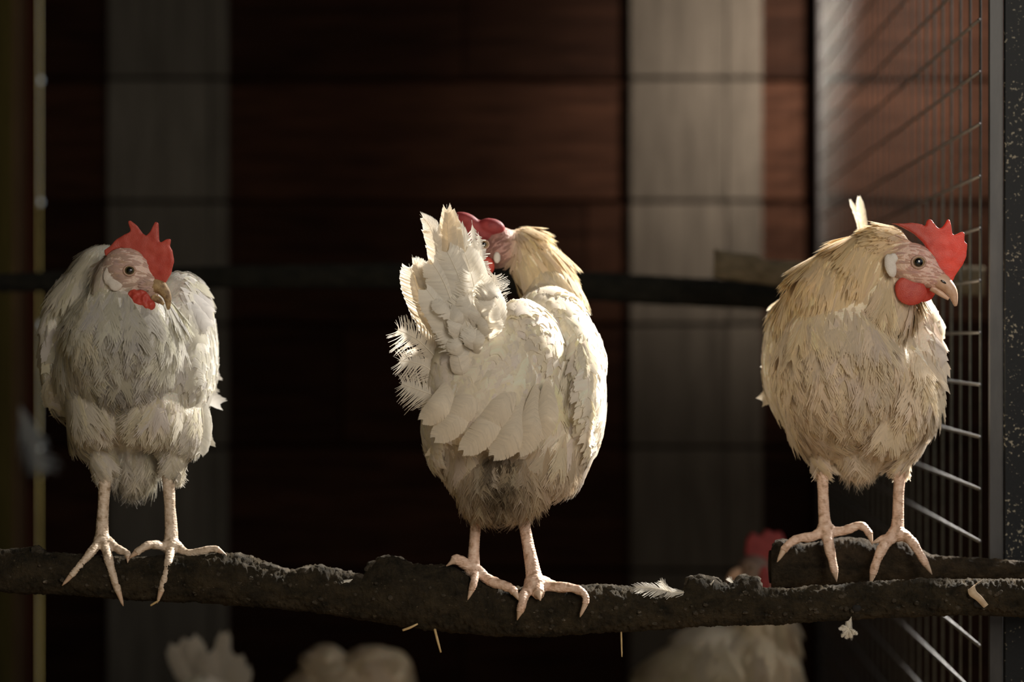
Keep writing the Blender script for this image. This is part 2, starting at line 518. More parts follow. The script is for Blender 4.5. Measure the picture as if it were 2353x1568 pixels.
# zone: length, width, lift(deg), overlap, family, colour
def make_hen(name, label, group, D0, foot, blobs, zones, stains_shade, seed, voxel=0.0035, smooth_it=14, dens=1.0, body_tint=(0.62, 0.56, 0.46)):
    rng = np.random.default_rng(seed)
    sc = D0 / F
    root = empty(name, P3(*foot, D0), label, 'bird', group)
    mb = MB()
    Cn, Rr, Rot, Fl, Zn, Wg = [], [], [], [], [], []
    for b in blobs:
        px, py, dy, rx, ry, rz, rot, zone, flow = b[:9]
        c = P3(px, py, dy, D0)
        mb.ball(c, (rx * sc, rz * sc, ry * sc), math.radians(rot))
        Cn.append(c); Rr.append((rx * sc, rz * sc, ry * sc)); Rot.append(math.radians(rot)); Fl.append(flow); Zn.append(zone)
        Wg.append(b[9] if len(b) > 9 else 0)
    me = fused(mb, 'body', voxel, smooth_it)
    nv = len(me.vertices)
    co = np.empty(nv * 3, np.float32); me.vertices.foreach_get('co', co); co = co.reshape(-1, 3).astype(float)
    no = np.empty(nv * 3, np.float32); me.vertices.foreach_get('normal', no); no = no.reshape(-1, 3).astype(float)

    def weights(Q):
        out = []
        for c, r, a in zip(Cn, Rr, Rot):
            d = Q - np.array(c)
            ca, sa = math.cos(-a), math.sin(-a)
            x = ca * d[:, 0] + sa * d[:, 2]
            z = -sa * d[:, 0] + ca * d[:, 2]
            q = np.sqrt((x / r[0]) ** 2 + (d[:, 1] / r[1]) ** 2 + (z / r[2]) ** 2)
            out.append(np.exp(-6 * (q - 1)))
        w = np.array(out).T
        return w / w.sum(1, keepdims=True)

    zc = {k: np.array(z[5]) for k, z in zones.items()}
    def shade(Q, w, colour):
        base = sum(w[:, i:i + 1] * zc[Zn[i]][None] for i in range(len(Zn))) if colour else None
        for (sx, sy, sr, rgb, amt, front) in stains_shade:
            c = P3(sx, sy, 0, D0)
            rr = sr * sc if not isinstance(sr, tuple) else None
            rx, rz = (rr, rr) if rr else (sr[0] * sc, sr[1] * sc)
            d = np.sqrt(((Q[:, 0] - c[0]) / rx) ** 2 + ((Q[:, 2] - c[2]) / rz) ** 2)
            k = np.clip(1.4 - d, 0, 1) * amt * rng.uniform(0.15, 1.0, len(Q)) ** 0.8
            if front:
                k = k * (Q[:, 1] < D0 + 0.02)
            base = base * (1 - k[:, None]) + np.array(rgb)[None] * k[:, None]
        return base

    w = weights(co)
    col = shade(co, w, True)
    feathered = sum(w[:, i] * (1.0 if zones[Zn[i]][3] > 0 else 0.0) for i in range(len(Zn)))
    set_tint(me, np.clip(col, 0, 1))
    body = link('body', me, M_SKIN, root)

    # scatter over triangles
    me.calc_loop_triangles()
    tri = np.empty(len(me.loop_triangles) * 3, np.int32); me.loop_triangles.foreach_get('vertices', tri); tri = tri.reshape(-1, 3)
    A = 0.5 * np.linalg.norm(np.cross(co[tri[:, 1]] - co[tri[:, 0]], co[tri[:, 2]] - co[tri[:, 0]]), axis=1)
    zt = np.argmax(w[tri[:, 0]], 1)
    area_f = np.array([zones[z][3] * dens / max(zones[z][0] * zones[z][1] * sc * sc * 0.7, 1e-9) for z in Zn])
    lam = (w[tri[:, 0]] * area_f[None]).sum(1) * A
    lam = np.where(feathered[tri[:, 0]] < 0.5, 0, lam)
    cnt = rng.poisson(lam)
    ti = np.repeat(np.arange(len(tri)), cnt)
    r1, r2 = rng.random(len(ti)), rng.random(len(ti))
    fl = (r1 + r2) > 1
    r1[fl], r2[fl] = 1 - r1[fl], 1 - r2[fl]
    Q = co[tri[ti, 0]] + (co[tri[ti, 1]] - co[tri[ti, 0]]) * r1[:, None] + (co[tri[ti, 2]] - co[tri[ti, 0]]) * r2[:, None]
    Nn = no[tri[ti, 0]] * (1 - r1 - r2)[:, None] + no[tri[ti, 1]] * r1[:, None] + no[tri[ti, 2]] * r2[:, None]
    Nn /= np.linalg.norm(Nn, axis=1, keepdims=True)
    wq = weights(Q)
    flow = wq @ np.array(Fl, float)
    # clumps: neighbouring feathers lean the same way
    ph = rng.uniform(0, 6.28, (4, 3))
    k = 2 * math.pi / np.array([0.045, 0.06, 0.035])
    cl = sum(np.sin(Q @ (k * rng.uniform(-1, 1, 3)) + ph[j, 0]) for j in range(4)) / 4
    fm = np.linalg.norm(flow, axis=1)
    flow = flow - (flow * Nn).sum(1, keepdims=True) * Nn
    tl = np.linalg.norm(flow, axis=1, keepdims=True)
    keep = tl[:, 0] > np.array([0.82 if z == 'thigh' else 0.62 for z in Zn])[np.argmax(wq, 1)] * fm
    flow /= np.maximum(tl, 1e-5)
    Bn = np.cross(Nn, flow)
    zi = np.argmax(wq, 1)
    gz = np.array([[zones[z][0], zones[z][1], zones[z][2]] for z in Zn])
    g = wq @ gz
    fams = np.array([zones[z][4] for z in Zn])[zi]
    ang = rng.normal(0, 0.09, len(Q)) + cl * 0.28
    T = flow * np.cos(ang)[:, None] + Bn * np.sin(ang)[:, None]
    L = g[:, 0] * sc * rng.uniform(0.75, 1.25, len(Q))
    Wd = g[:, 1] * sc * rng.uniform(0.8, 1.2, len(Q))
    lift = np.radians(g[:, 2] * rng.uniform(0.5, 1.3, len(Q)) + cl * 1.5)
    tint = shade(Q, wq, True) * rng.normal(1, 0.05, len(Q))[:, None]
    tint[:, 2] *= rng.normal(1, 0.04, len(Q))
    P0 = Q + Nn * 0.0006 - T * (L * 0.3)[:, None]
    wing_of = np.array(Wg)[zi]
    for gname, wid in (('plumage', 0), ('wing', 1), ('wing', 2), ('neck_hackle', 3), ('belly_fluff', 4)):
        sel = (wing_of == wid) & keep
        if not sel.any():
            continue
        meshes = []
        for fam in np.unique(fams[sel]):
            s2 = sel & (fams == fam)
            meshes.append(feather_mesh(gname, fam, P0[s2], T[s2], Nn[s2], L[s2], Wd[s2], lift[s2], tint[s2], rng))
        if len(meshes) == 1:
            o = link(gname, meshes[0], M_FEATHER, root)
            tag(o, kind='stuff')
        else:
            for m_ in meshes:
                tag(link(gname, m_, M_FEATHER, root), kind='stuff')
    return root, body

# ------------------------------------------------------------------ hen details
def solid_outline(name, pts, D0, dy, thick, mat_, parent, voxel=0.0011, it=5, bend=0.0, tilt=0.0, pivot=None):
    """fleshy plate (comb): outline in the hen's side plane, given real thickness and rounded"""
    sc = D0 / F
    bm = bmesh.new()
    cx = sum(p[0] for p in pts) / len(pts); cy = sum(p[1] for p in pts) / len(pts)
    vs = [bm.verts.new(P3(p[0], p[1], dy + bend * ((p[1] - cy) / 60.0) ** 2 + tilt * (p[0] - cx) / 100.0, D0)) for p in pts]
    f = bm.faces.new(vs)
    r = bmesh.ops.extrude_face_region(bm, geom=[f])
    ev = [e for e in r['geom'] if isinstance(e, bmesh.types.BMVert)]
    bmesh.ops.translate(bm, verts=ev, vec=(0, thick * sc, 0))
    bmesh.ops.triangulate(bm, faces=bm.faces[:])
    bmesh.ops.recalc_face_normals(bm, faces=bm.faces[:])
    bm.verts.index_update()
    mb = MB(); mb.add([v.co.copy() for v in bm.verts], [[v.index for v in fc.verts] for fc in bm.faces])
    bm.free()
    me = fused(mb, name, voxel, it)
    for v in me.vertices:
        k = noise.noise(v.co * 120) * 0.0008
        v.co.y += k
    return link(name, me, mat_, parent)

def fleshy(name, blobs, D0, mat_, parent, voxel=0.0012, it=6, nz=0.0):
    sc = D0 / F
    mb = MB()
    for (px, py, dy, rx, ry, rz, rot) in blobs:
        mb.ball(P3(px, py, dy, D0), (rx * sc, rz * sc, ry * sc), math.radians(rot))
    me = fused(mb, name, voxel, it)
    if nz:
        for v in me.vertices:
            v.co += v.co.normalized() * 0 + Vector((0, 1, 0)) * noise.noise(v.co * 260) * nz
    return link(name, me, mat_, parent)

def eye(D0, px, py, dy, r, parent, iris=None, pupil=0.62):
    sc = D0 / F
    mb = MB(); mb.ball(P3(px, py, dy, D0), (r * sc, r * sc * 0.7, r * sc))
    o = mb.build('eye', iris or M_IRIS, parent)
    mb = MB(); mb.ball(P3(px, py, dy - r * 0.45, D0), (r * pupil * sc, r * 0.36 * sc, r * pupil * sc))
    mb.build('pupil', M_PUPIL, o)
    c = P3(px, py, dy - r * 0.25, D0)
    mb = MB()
    ring = []
    for k in range(21):
        a = 2 * math.pi * k / 20
        ring.append(c + Vector((math.cos(a) * r * 1.15 * sc, 0, math.sin(a) * r * 1.0 * sc)))
    mb.tube(ring, [r * 0.22 * sc] * 21, 8)
    me = mb.mesh('eyelid'); set_tint(me, (0.42, 0.27, 0.20))
    link('eyelid', me, M_SKIN, o)
    return o

def beak(D0, upper, ru, lower, rl, mat_, parent):
    sc = D0 / F
    mb = MB()
    mb.tube([P3(*p, D0) for p in upper], [r * sc for r in ru], 14, 5, 0.8)
    o = mb.build('beak', mat_, parent)
    if lower:
        mb = MB()
        mb.tube([P3(*p, D0) for p in lower], [r * sc for r in rl], 12, 5, 0.8)
        mb.build('lower_mandible', mat_, o)
    return o

def leg(D0, shank, rs, toes, parent, mat_, claw_mat=None):
    """shank and toes fused into one scaly leg; toes: list of ([points], r0, r1, claw length px)"""
    sc = D0 / F
    mb = MB()
    mb.tube([P3(*p, D0) for p in shank], [r * sc for r in rs], 14, 5)
    tips = []
    for pts, r0, r1 in toes:
        path, rad = smooth_path([P3(*p, D0) for p in pts], list(np.linspace(r0, r1, len(pts))), 5)
        rad = [r * sc * (1 + 0.07 * math.sin(i * 1.25)) for i, r in enumerate(rad)]
        k = max(3, int(len(path) * 0.90))
        mb.tube(path[:k], rad[:k], 12)
        mb.ball(path[0], (rad[0] * 1.05,) * 3, sub=2)
        tips.append((path[k - 2:], rad[k - 2:]))
    mb.ball(P3(*shank[-1], D0), (rs[-1] * sc * 1.25,) * 3, sub=2)
    me = fused(mb, 'leg', 0.0013, 3)
    # scutes: shallow ridges round the shank
    for v in me.vertices:
        v.co += Vector(v.normal) * (0.00018 * math.sin(v.co.z * 2300) + 0.0003 * noise.noise(v.co * 500))
    o = link('leg', me, mat_, parent)
    for path, rad in tips:
        mb = MB()
        d = (path[-1] - path[0]).normalized()
        pts = [path[0], path[1], path[-1], path[-1] + d * rad[-1] * 1.3]
        r0 = rad[0] * 0.85
        mb.tube(pts, [r0, r0 * 0.9, r0 * 0.5, r0 * 0.12], 8)
        mb.build('claw', claw_mat or M_CLAW, o)
    return o

def zp(ox, oy, k, pts):
    return [(ox + p[0] / k, oy + p[1] / k, p[2]) for p in pts]
# ------------------------------------------------------------------ the house
rnd = random.Random(11)
FLOOR = 0.20
BACK = 4.10
LEFT = -0.972
SEAM0, COURSE = 1.537, 0.2515          # board seams seen on the back wall

def structure(name, loc=(0, 0, 0)):
    return empty(name, loc, kind='structure')

flo = MB()
nx, ny = 60, 60
vs, fs = [], []
for j in range(ny + 1):
    for i in range(nx + 1):
        x = LEFT + (2.3 - LEFT) * i / nx; y = -1.0 + (BACK + 1.0) * j / ny
        vs.append((x, y, FLOOR + 0.012 * noise.noise(Vector((x * 6, y * 6, 0))) - 0.012))
for j in range(ny):
    for i in range(nx):
        a = j * (nx + 1) + i
        fs.append((a, a + 1, a + nx + 2, a + nx + 1))
flo.add(vs, fs)
tag(flo.build('floor', M_LITTER), kind='structure')

# back wall: horizontal stained boards, each its own piece, on a dark backing
wall = MB(); wall.box((LEFT, BACK + 0.022, FLOOR - 0.02), (2.3, BACK + 0.05, 2.75))
wall_back = wall.build('wall_back', M_WALL, smooth=False); tag(wall_back, kind='structure')
z0 = SEAM0 - COURSE * 6
k = 0
while z0 < 2.7:
    za, zb = max(z0 + 0.0045, FLOOR), min(z0 + COURSE - 0.0045, 2.75)
    cuts = [LEFT, 0.30 + 0.25 * ((k * 7) % 5) - 0.9, 0.62 + 0.02 * (k % 2), 1.45 - 0.2 * (k % 3), 2.3]
    for a, b in zip(cuts[:-1], cuts[1:]):
        p = MB(); off = rnd.uniform(0, 0.006)
        p.box((a + 0.001, BACK - 0.004 - off, za), (b - 0.001, BACK + 0.0215, zb), 0.003)
        p.build('plank', M_WALL, wall_back, smooth=False)
    z0 += COURSE; k += 1

# pale upright boards nailed over it, cut at the same heights
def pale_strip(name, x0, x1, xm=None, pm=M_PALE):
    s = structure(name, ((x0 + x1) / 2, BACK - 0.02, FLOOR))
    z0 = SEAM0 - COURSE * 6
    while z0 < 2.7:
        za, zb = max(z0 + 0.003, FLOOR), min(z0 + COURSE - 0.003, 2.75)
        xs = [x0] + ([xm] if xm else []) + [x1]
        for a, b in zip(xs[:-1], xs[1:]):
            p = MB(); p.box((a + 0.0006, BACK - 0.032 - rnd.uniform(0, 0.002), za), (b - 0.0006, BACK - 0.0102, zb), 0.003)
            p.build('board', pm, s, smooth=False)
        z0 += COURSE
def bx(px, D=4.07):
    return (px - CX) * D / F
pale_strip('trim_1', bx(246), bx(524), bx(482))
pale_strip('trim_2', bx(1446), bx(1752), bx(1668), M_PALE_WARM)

# left wall of upright boards, with a batten
wall = MB(); wall.box((LEFT - 0.05, -1.0, FLOOR - 0.02), (LEFT - 0.012, BACK + 0.05, 2.75))
wall_left = wall.build('wall_left', M_SIDE, smooth=False); tag(wall_left, kind='structure')
y = -1.0
while y < BACK - 0.05:
    y2 = min(y + 0.118, 3.868)
    if y2 - y > 0.02:
        p = MB(); p.box((LEFT - 0.0115, y + 0.002, FLOOR), (LEFT + rnd.uniform(0, 0.003), y2 - 0.002, 2.75), 0.002)
        p.build('plank', M_SIDE, wall_left, smooth=False)
    y += 0.118
for m_, ya, yb, th in ((M_BATTEN, 3.872, 3.935, 0.012), (M_WALL, 3.94, 3.985, 0.0), (M_REDBATTEN, 3.99, 4.05, 0.008), (M_WALL, 4.055, 4.093, 0.0)):
    p = MB(); p.box((LEFT - 0.0115, ya, FLOOR), (LEFT + th, yb, 2.75), 0.002)
    p.build('batten' if th else 'plank', m_, wall_left, smooth=False)

# right-hand end: low board wall, open above; roof boards
wall = MB(); wall.box((2.3, -1.0, FLOOR - 0.02), (2.34, BACK + 0.05, 1.15))
tag(wall.build('wall_right', M_WALL, smooth=False), kind='structure')
ceil = MB(); ceil.box((LEFT - 0.05, -1.0, 2.75), (1.68, BACK + 0.05, 2.79))  # unseen roof edge run out to shade the left hen
ceiling = ceil.build('ceiling', M_CEIL, smooth=False); tag(ceiling, kind='structure')

# ------------------------------------------------------------------ wire side and its post
FV, FD, FO = 1400.0, 2.30, 857.0
def fence_pt(D, z):
    px = FV + FO * FD / D
    return Vector(((px - CX) * D / F, D, z))
fence = empty('wire_fence', fence_pt(3.1, FLOOR), 'galvanised wire mesh fence running back from the black metal post', 'fence')
ndir = (fence_pt(4, 0) - fence_pt(2.4, 0)).normalized()
cross = Vector((ndir.y, -ndir.x, 0))
src = None
i = 0
D = FD + 0.012
while D < 4.03:
    b = fence_pt(D, FLOOR)
    if src is None:
        m_ = MB(); m_.tube([Vector((0, 0, 0)), Vector((0, 0, 1.2)), Vector((0, 0, 2.5))], [0.0016] * 3, 6)
        src = m_.mesh('vertical_wire'); src.materials.append(M_WIRE_UP)
        src.polygons.foreach_set('use_smooth', [True] * len(src.polygons))
    o = bpy.data.objects.new('vertical_wire', src); COL.objects.link(o)
    o.parent = fence; o.location = b - Vector(fence.location)
    D += 0.0654; i += 1
hsrc = None
a, b = fence_pt(FD, 0), fence_pt(4.04, 0)
for j in range(-13, 26):
    z = 1.0 - (765 + 0 - CY) * FD / F + j * 0.0603
    if z < FLOOR + 0.03 or z > 2.68:
        continue
    if hsrc is None:
        m_ = MB(); m_.tube([a - cross * 0.0034, (a + b) / 2 - cross * 0.0034, b - cross * 0.0034], [0.0019] * 3, 6)
        hsrc = m_.mesh('horizontal_wire'); hsrc.materials.append(M_WIRE)
        hsrc.polygons.foreach_set('use_smooth', [True] * len(hsrc.polygons))
    o = bpy.data.objects.new('horizontal_wire', hsrc); COL.objects.link(o)
    o.parent = fence; o.location = Vector((0, 0, z)) - Vector(fence.location)

xp = lambda px, D: (px - CX) * D / F
post = empty('metal_post', (xp(2330, 2.3), 2.31, FLOOR), 'black steel angle post with pale dried splashes beside wire fence', 'post')
p = MB(); p.box((xp(2273, 2.235), 2.236, FLOOR), (xp(2306, 2.235), 2.241, 2.75), 0.0012)
p.build('inner_flange', plain('flange_paint', (0.016, 0.015, 0.0145), 0.42, 0.4, c2=(0.038, 0.036, 0.034), scale=45, bs=0.2, vec=(1, 1, 0.25)), post, smooth=False)
p = MB(); p.box((xp(2307, 2.232), 2.230, FLOOR), (xp(2364, 2.232), 2.236, 2.75), 0.0012)
p.build('outer_face', M_POST, post, smooth=False)
p = MB(); p.box((xp(2358, 2.232), 2.2365, FLOOR), (xp(2364, 2.232), 2.256, 2.75), 0.0012)
p.build('return_flange', M_POST, post, smooth=False)
# slim corner upright where the mesh meets the back wall
p = MB(); p.box((bx(1877, 4.06), 4.05, FLOOR), (bx(1892, 4.06), 4.09, 2.75), 0.002)
tag(p.build('corner_upright', plain('upright_dark', (0.016, 0.010, 0.007), 0.7)), 'thin dark upright fixed where the wire mesh meets the back wall', 'upright')

# ------------------------------------------------------------------ perches
def interp(tab, x):
    return float(np.interp(x, [t[0] for t in tab], [t[1] for t in tab]))

def branch(name, top, bot, D, x0, x1, step, mat_, label, amp=3.0, seg=30, seed=0.0, depth=1.0, slope=0.0, ends=True, lump=1.0):
    sc = D / F
    n = int((x1 - x0) / step)
    vs, fs = [], []
    ks = [x0 + (x1 - x0) * i / n for i in range(n + 1)]
    tp = np.array([interp(top, x) for x in ks]); bt = np.array([interp(bot, x) for x in ks])
    ker = np.hanning(41); ker /= ker.sum()
    ctr = np.convolve(np.pad((tp + bt) / 2, 20, mode='edge'), ker, 'valid')
    rad = np.convolve(np.pad((bt - tp) / 2, 20, mode='edge'), ker, 'valid') * depth
    for i, x in enumerate(ks):
        up, dn = ctr[i] - tp[i], bt[i] - ctr[i]
        base = rad[i] / depth
        taper = 1.0
        for k in range(seg):
            th = 2 * math.pi * k / seg
            c, s = math.cos(th), math.sin(th)
            h = up if s > 0 else dn
            wgt = abs(s) ** 1.5
            # lumps of the outline sit along a wandering crest
            crest = math.exp(-((c - 0.35 * noise.noise(Vector((x * 0.006, seed, 2)))) / 0.8) ** 2)
            hh = base + (h - base) * (crest if s > 0 else 1.0)
            p = Vector((x * 0.012, c * 0.9 + seed, s * 0.9))
            nz = amp * (noise.noise(p * 1.0) * 1.2 + noise.noise(p * 3.1) * 1.1 + noise.noise(p * 8.0) * 1.1 + noise.noise(p * 19.0) * 1.0)
            if s > 0.2:
                nz += amp * (s - 0.2) * (1.8 * abs(noise.noise(p * 5.3)) + 1.6 * abs(noise.noise(p * 13.0))) * lump - amp * 0.6 * (s - 0.2)
            dy = c * (rad[i] + nz)
            z = s * (hh + nz * (0.6 if abs(s) > 0.9 else 1.0))
            vs.append(P3(x, ctr[i] - z, dy + slope * (x - CX), D))
    for i in range(n):
        for k in range(seg):
            k2 = (k + 1) % seg
            fs.append((i * seg + k, (i + 1) * seg + k, (i + 1) * seg + k2, i * seg + k2))
    fs.append(tuple(range(seg))); fs.append(tuple(n * seg + k for k in range(seg - 1, -1, -1)))
    mb = MB(); mb.add(vs, fs)
    o = mb.build(name, mat_)
    tag(o, label, 'perch')
    return o

PT = [(-920, 1240), (-300, 1258), (0, 1264), (90, 1258), (110, 1272), (200, 1276), (300, 1282), (430, 1274), (520, 1270), (560, 1276), (600, 1288), (640, 1302), (665, 1312),
      (700, 1303), (740, 1300), (790, 1312), (835, 1322), (850, 1300), (870, 1284), (900, 1279), (930, 1288), (950, 1298), (1000, 1298), (1040, 1302), (1090, 1325), (1150, 1345),
      (1200, 1352), (1290, 1350), (1380, 1343), (1450, 1350), (1490, 1352), (1560, 1362), (1572, 1350), (1584, 1326), (1605, 1320), (1640, 1328), (1655, 1340), (1670, 1346),
      (1690, 1338), (1715, 1323), (1740, 1330), (1752, 1352), (1800, 1352), (1900, 1346), (2000, 1338), (2110, 1330), (2200, 1332), (2353, 1332), (2600, 1336)]
PB = [(-920, 1345), (0, 1362), (150, 1366), (300, 1380), (500, 1388), (700, 1405), (900, 1436), (1000, 1450), (1150, 1462), (1260, 1464), (1400, 1455), (1600, 1441), (1800, 1434), (2000, 1422), (2200, 1412), (2353, 1418), (2600, 1420)]
perch = branch('branch_perch', PT, PB, 2.15, -920, 2560, 3, M_BARK, 'long crooked branch perch crusted with droppings under the three hens', 4.2, 48, 1.3)
T2 = [(1772, 1262), (1780, 1243), (1800, 1238), (1830, 1246), (1850, 1250), (1880, 1245), (1930, 1236), (1985, 1238), (2020, 1250), (2050, 1246), (2080, 1243), (2110, 1258), (2140, 1275), (2200, 1281), (2270, 1283), (2353, 1291), (2600, 1300)]
B2 = [(1772, 1352), (1900, 1344), (2000, 1338), (2130, 1336), (2270, 1330), (2353, 1330), (2600, 1330)]
stub = branch('sawn_branch', T2, B2, 2.206, 1772, 2560, 3, M_BARK2, 'short thick sawn branch lying above the long perch under the right hen', 2.8, 40, 5.1, 0.85)
# sawn end face
p = MB(); c = P3(1771, 1303, 0, 2.206); s_ = 2.206 / F
ring = [c + Vector((-0.0012, math.cos(t) * 30 * s_, math.sin(t) * 38 * s_)) for t in [2 * math.pi * q / 20 for q in range(20)]]
p.add(ring + [v + Vector((0.003, 0, 0)) for v in ring], [tuple(range(20))] + [(q, (q + 1) % 20, 20 + (q + 1) % 20, 20 + q) for q in range(20)])
tag(p.build('sawn_end', M_BARK2, stub), 'flat sawn end face')

def clumps(parent, D, spots, mat_, name='dropping_clump'):
    for (px, py, r, dy) in spots:
        bm = bmesh.new(); bmesh.ops.create_icosphere(bm, subdivisions=3, radius=1)
        q = rnd.uniform(0, 50)
        s_ = D / F * r
        for v in bm.verts:
            k = 1 + 0.32 * noise.noise(v.co * 1.6 + Vector((q, 0, 0))) + 0.16 * noise.noise(v.co * 4.5 + Vector((q, 3, 0)))
            v.co = v.co * k
        bm.verts.index_update()
        c = P3(px, py, dy, D)
        sx, sz = rnd.uniform(0.9, 1.3), rnd.uniform(0.7, 1.0)
        mb = MB(); mb.add([c + Vector((v.co.x * s_ * sx, v.co.y * s_, v.co.z * s_ * sz)) for v in bm.verts], [[v.index for v in f.verts] for f in bm.faces])
        bm.free()
        mb.build(name, mat_, parent)

sp = []
for (px, r) in ((85, 13), (110, 10), (170, 9), (330, 10), (455, 8), (545, 16), (575, 13), (606, 16), (630, 13), (652, 16), (676, 13), (704, 17), (738, 15), (772, 12), (800, 14), (826, 12), (862, 20),
                (886, 21), (912, 18), (936, 15), (962, 10), (990, 12), (1020, 12), (1130, 10), (1290, 13), (1310, 12), (1342, 14), (1378, 15), (1404, 9), (1440, 10), (1470, 12), (1592, 21), (1612, 19), (1640, 18),
                (1660, 14), (1690, 15), (1712, 21), (1734, 17), (1850, 8), (1960, 8), (2060, 9), (2115, 11), (2160, 8)):
    sp.append((px, interp(PT, px) + r * 0.75, r, rnd.uniform(-22, 14)))
clumps(perch, 2.15, sp, M_CRUST)
sp = [(rnd.uniform(0, 2300), 0, rnd.uniform(2.5, 6), 0) for _ in range(170)]
sp2 = []
for (px, _, r, __) in sp:
    t_, b_ = interp(PT, px), interp(PB, px)
    fr = rnd.uniform(0.25, 0.85); zz = (fr - 0.5) * 2
    sp2.append((px, t_ + (b_ - t_) * fr, r, -math.sqrt(max(0, 1 - zz * zz)) * (b_ - t_) / 2 * 0.97))
clumps(perch, 2.15, sp2, M_CRUST, 'crust_flake')
clumps(stub, 2.206, [(1795, 1254, 15, -10), (1826, 1258, 12, -14), (1940, 1246, 10, 0), (2040, 1254, 10, -5), (2135, 1281, 8, -8), (2160, 1284, 7, 0), (2195, 1286, 7, -6)], M_CRUST)
# knot holes in the right half of the long branch
for (px, py) in ((1968, 1398), (2247, 1388)):
    p = MB(); p.ball(P3(px, py, -38, 2.15), (0.0052, 0.003, 0.0042), 0, 2)
    tag(p.build('knot', plain('knot_dark', (0.006, 0.005, 0.004), 0.9), perch), 'dark knot hole')

# poles further back
branch('back_pole', [(-1000, 622), (0, 628), (480, 612), (900, 604), (1320, 622), (1500, 634), (1760, 648), (2050, 655), (2420, 660)],
       [(-1000, 668), (0, 672), (480, 662), (900, 664), (1320, 690), (1500, 700), (1760, 712), (2050, 715), (2420, 712)],
       3.05, -780, 2036, 9, M_POLE, 'long dark pole crossing behind the hens at head height', 2.0, 20, 9.0)
branch('back_rail', [(1640, 572), (1700, 582), (1740, 584), (1752, 596), (1830, 600), (2000, 606), (2270, 614), (2500, 618)],
       [(1640, 640), (1830, 662), (2000, 670), (2270, 682), (2500, 686)],
       2.86, 1640, 2262, 7, M_RAIL, 'short olive brown rail behind the right hen reaching the mesh', 1.3, 20, 14.0, 0.6)

# ------------------------------------------------------------------ hens on the perch
WHITE = (0.80, 0.75, 0.66); CREAM = (0.80, 0.69, 0.50); GREYW = (0.70, 0.67, 0.60); TAN = (0.74, 0.62, 0.46); BUFF = (0.77, 0.66, 0.46); FACE = (0.56, 0.33, 0.25)
#            length width lift overlap family colour
def ztable(neck, breast, wing, fluff, face=FACE, back=WHITE):
    return {'neck': (86, 22, 0.8, 9, 'hackle', neck), 'nape': (52, 17, 2, 10, 'hackle', neck), 'breast': (88, 46, 1.0, 9, 'soft', breast), 'wing': (84, 46, 1.0, 7, 'scale', wing),
            'back': (54, 34, 3.0, 7, 'scale', back), 'belly': (62, 34, 0.5, 10, 'soft', fluff), 'fluff': (70, 22, 6, 9, 'fluff', fluff), 'thigh': (42, 28, 0.5, 10, 'soft', fluff),
            'face': (13, 4, 0.5, 0.45, 'hackle', face)}

# left hen, facing us, head turned to its left
D1 = 2.16
z1 = ztable((0.70, 0.66, 0.56), (0.70, 0.68, 0.61), GREYW, (0.68, 0.64, 0.55), (0.66, 0.48, 0.40))
blobs = [
    (295, 835, 60, 170, 200, 170, 0, 'breast', (0, .1, -1)),
    (290, 790, -50, 135, 150, 140, 0, 'breast', (.05, -.1, -1)),
    (385, 790, -20, 62, 108, 90, -12, 'breast', (-.25, -.1, -1)),
    (215, 820, -20, 85, 120, 100, 8, 'breast', (.15, -.1, -1)),
    (240, 930, 10, 88, 92, 130, 12, 'belly', (.45, .3, -.9)),
    (345, 930, 10, 92, 92, 130, -12, 'belly', (-.45, .3, -.9)),
    (236, 622, 30, 66, 60, 76, -25, 'nape', (-.25, .45, -.7), 3),
    (212, 700, 30, 84, 98, 100, 0, 'neck', (-.12, .1, -1), 3),
    (255, 745, -30, 100, 92, 105, 0, 'breast', (-.05, -.2, -1)),
    (152, 790, 90, 52, 170, 150, 4, 'wing', (-.03, .7, -.7), 1),
    (444, 790, 80, 54, 168, 160, -4, 'wing', (.03, .7, -.7), 2),
    (424, 688, 80, 56, 68, 90, -25, 'wing', (.05, .9, -.4), 2),
    (452, 935, 90, 26, 66, 70, 12, 'wing', (-.2, .2, -1), 2),
    (214, 972, 30, 60, 76, 66, 14, 'thigh', (.3, 0, -1)),
    (238, 1036, 20, 33, 62, 38, 12, 'thigh', (.1, 0, -1)),
    (412, 972, 30, 56, 82, 66, -10, 'thigh', (-.25, 0, -1)),
    (398, 1036, 20, 34, 64, 38, -8, 'thigh', (-.1, 0, -1)),
    (310, 1062, 80, 54, 50, 50, 0, 'fluff', (0, .1, -1), 4),
    (298, 618, -118, 60, 54, 42, 20, 'face', (-.6, 0, .2)),
    (342, 652, -122, 32, 28, 28, 45, 'face', (-.6, 0, .2)),
    (252, 640, -100, 32, 55, 40, 10, 'nape', (-.5, 0, -.8), 3),
]
stains_shade = [(315, 800, (70, 110), (0.30, 0.27, 0.22), 0.85, True), (285, 870, 42, (0.30, 0.29, 0.27), 0.8, True), (200, 740, (70, 90), (0.70, 0.63, 0.47), 0.5, True),
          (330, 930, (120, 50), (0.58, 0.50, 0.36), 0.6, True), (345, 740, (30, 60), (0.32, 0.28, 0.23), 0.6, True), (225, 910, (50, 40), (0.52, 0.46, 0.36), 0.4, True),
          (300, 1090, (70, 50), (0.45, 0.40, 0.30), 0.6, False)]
hen1, b1 = make_hen('white_hen', 'greyish white hen with stained breast perched by the pale left strip, head turned aside', None, D1, (310, 1290, 0), blobs, z1, stains_shade, 21)
beak(D1, [(352, 655, -130), (368, 660, -134), (384, 682, -138), (387, 712, -138)], [18, 16, 10, 3], [(350, 684, -128), (366, 690, -132), (376, 700, -134)], [9, 7, 3], M_BEAK_DIRTY, hen1)
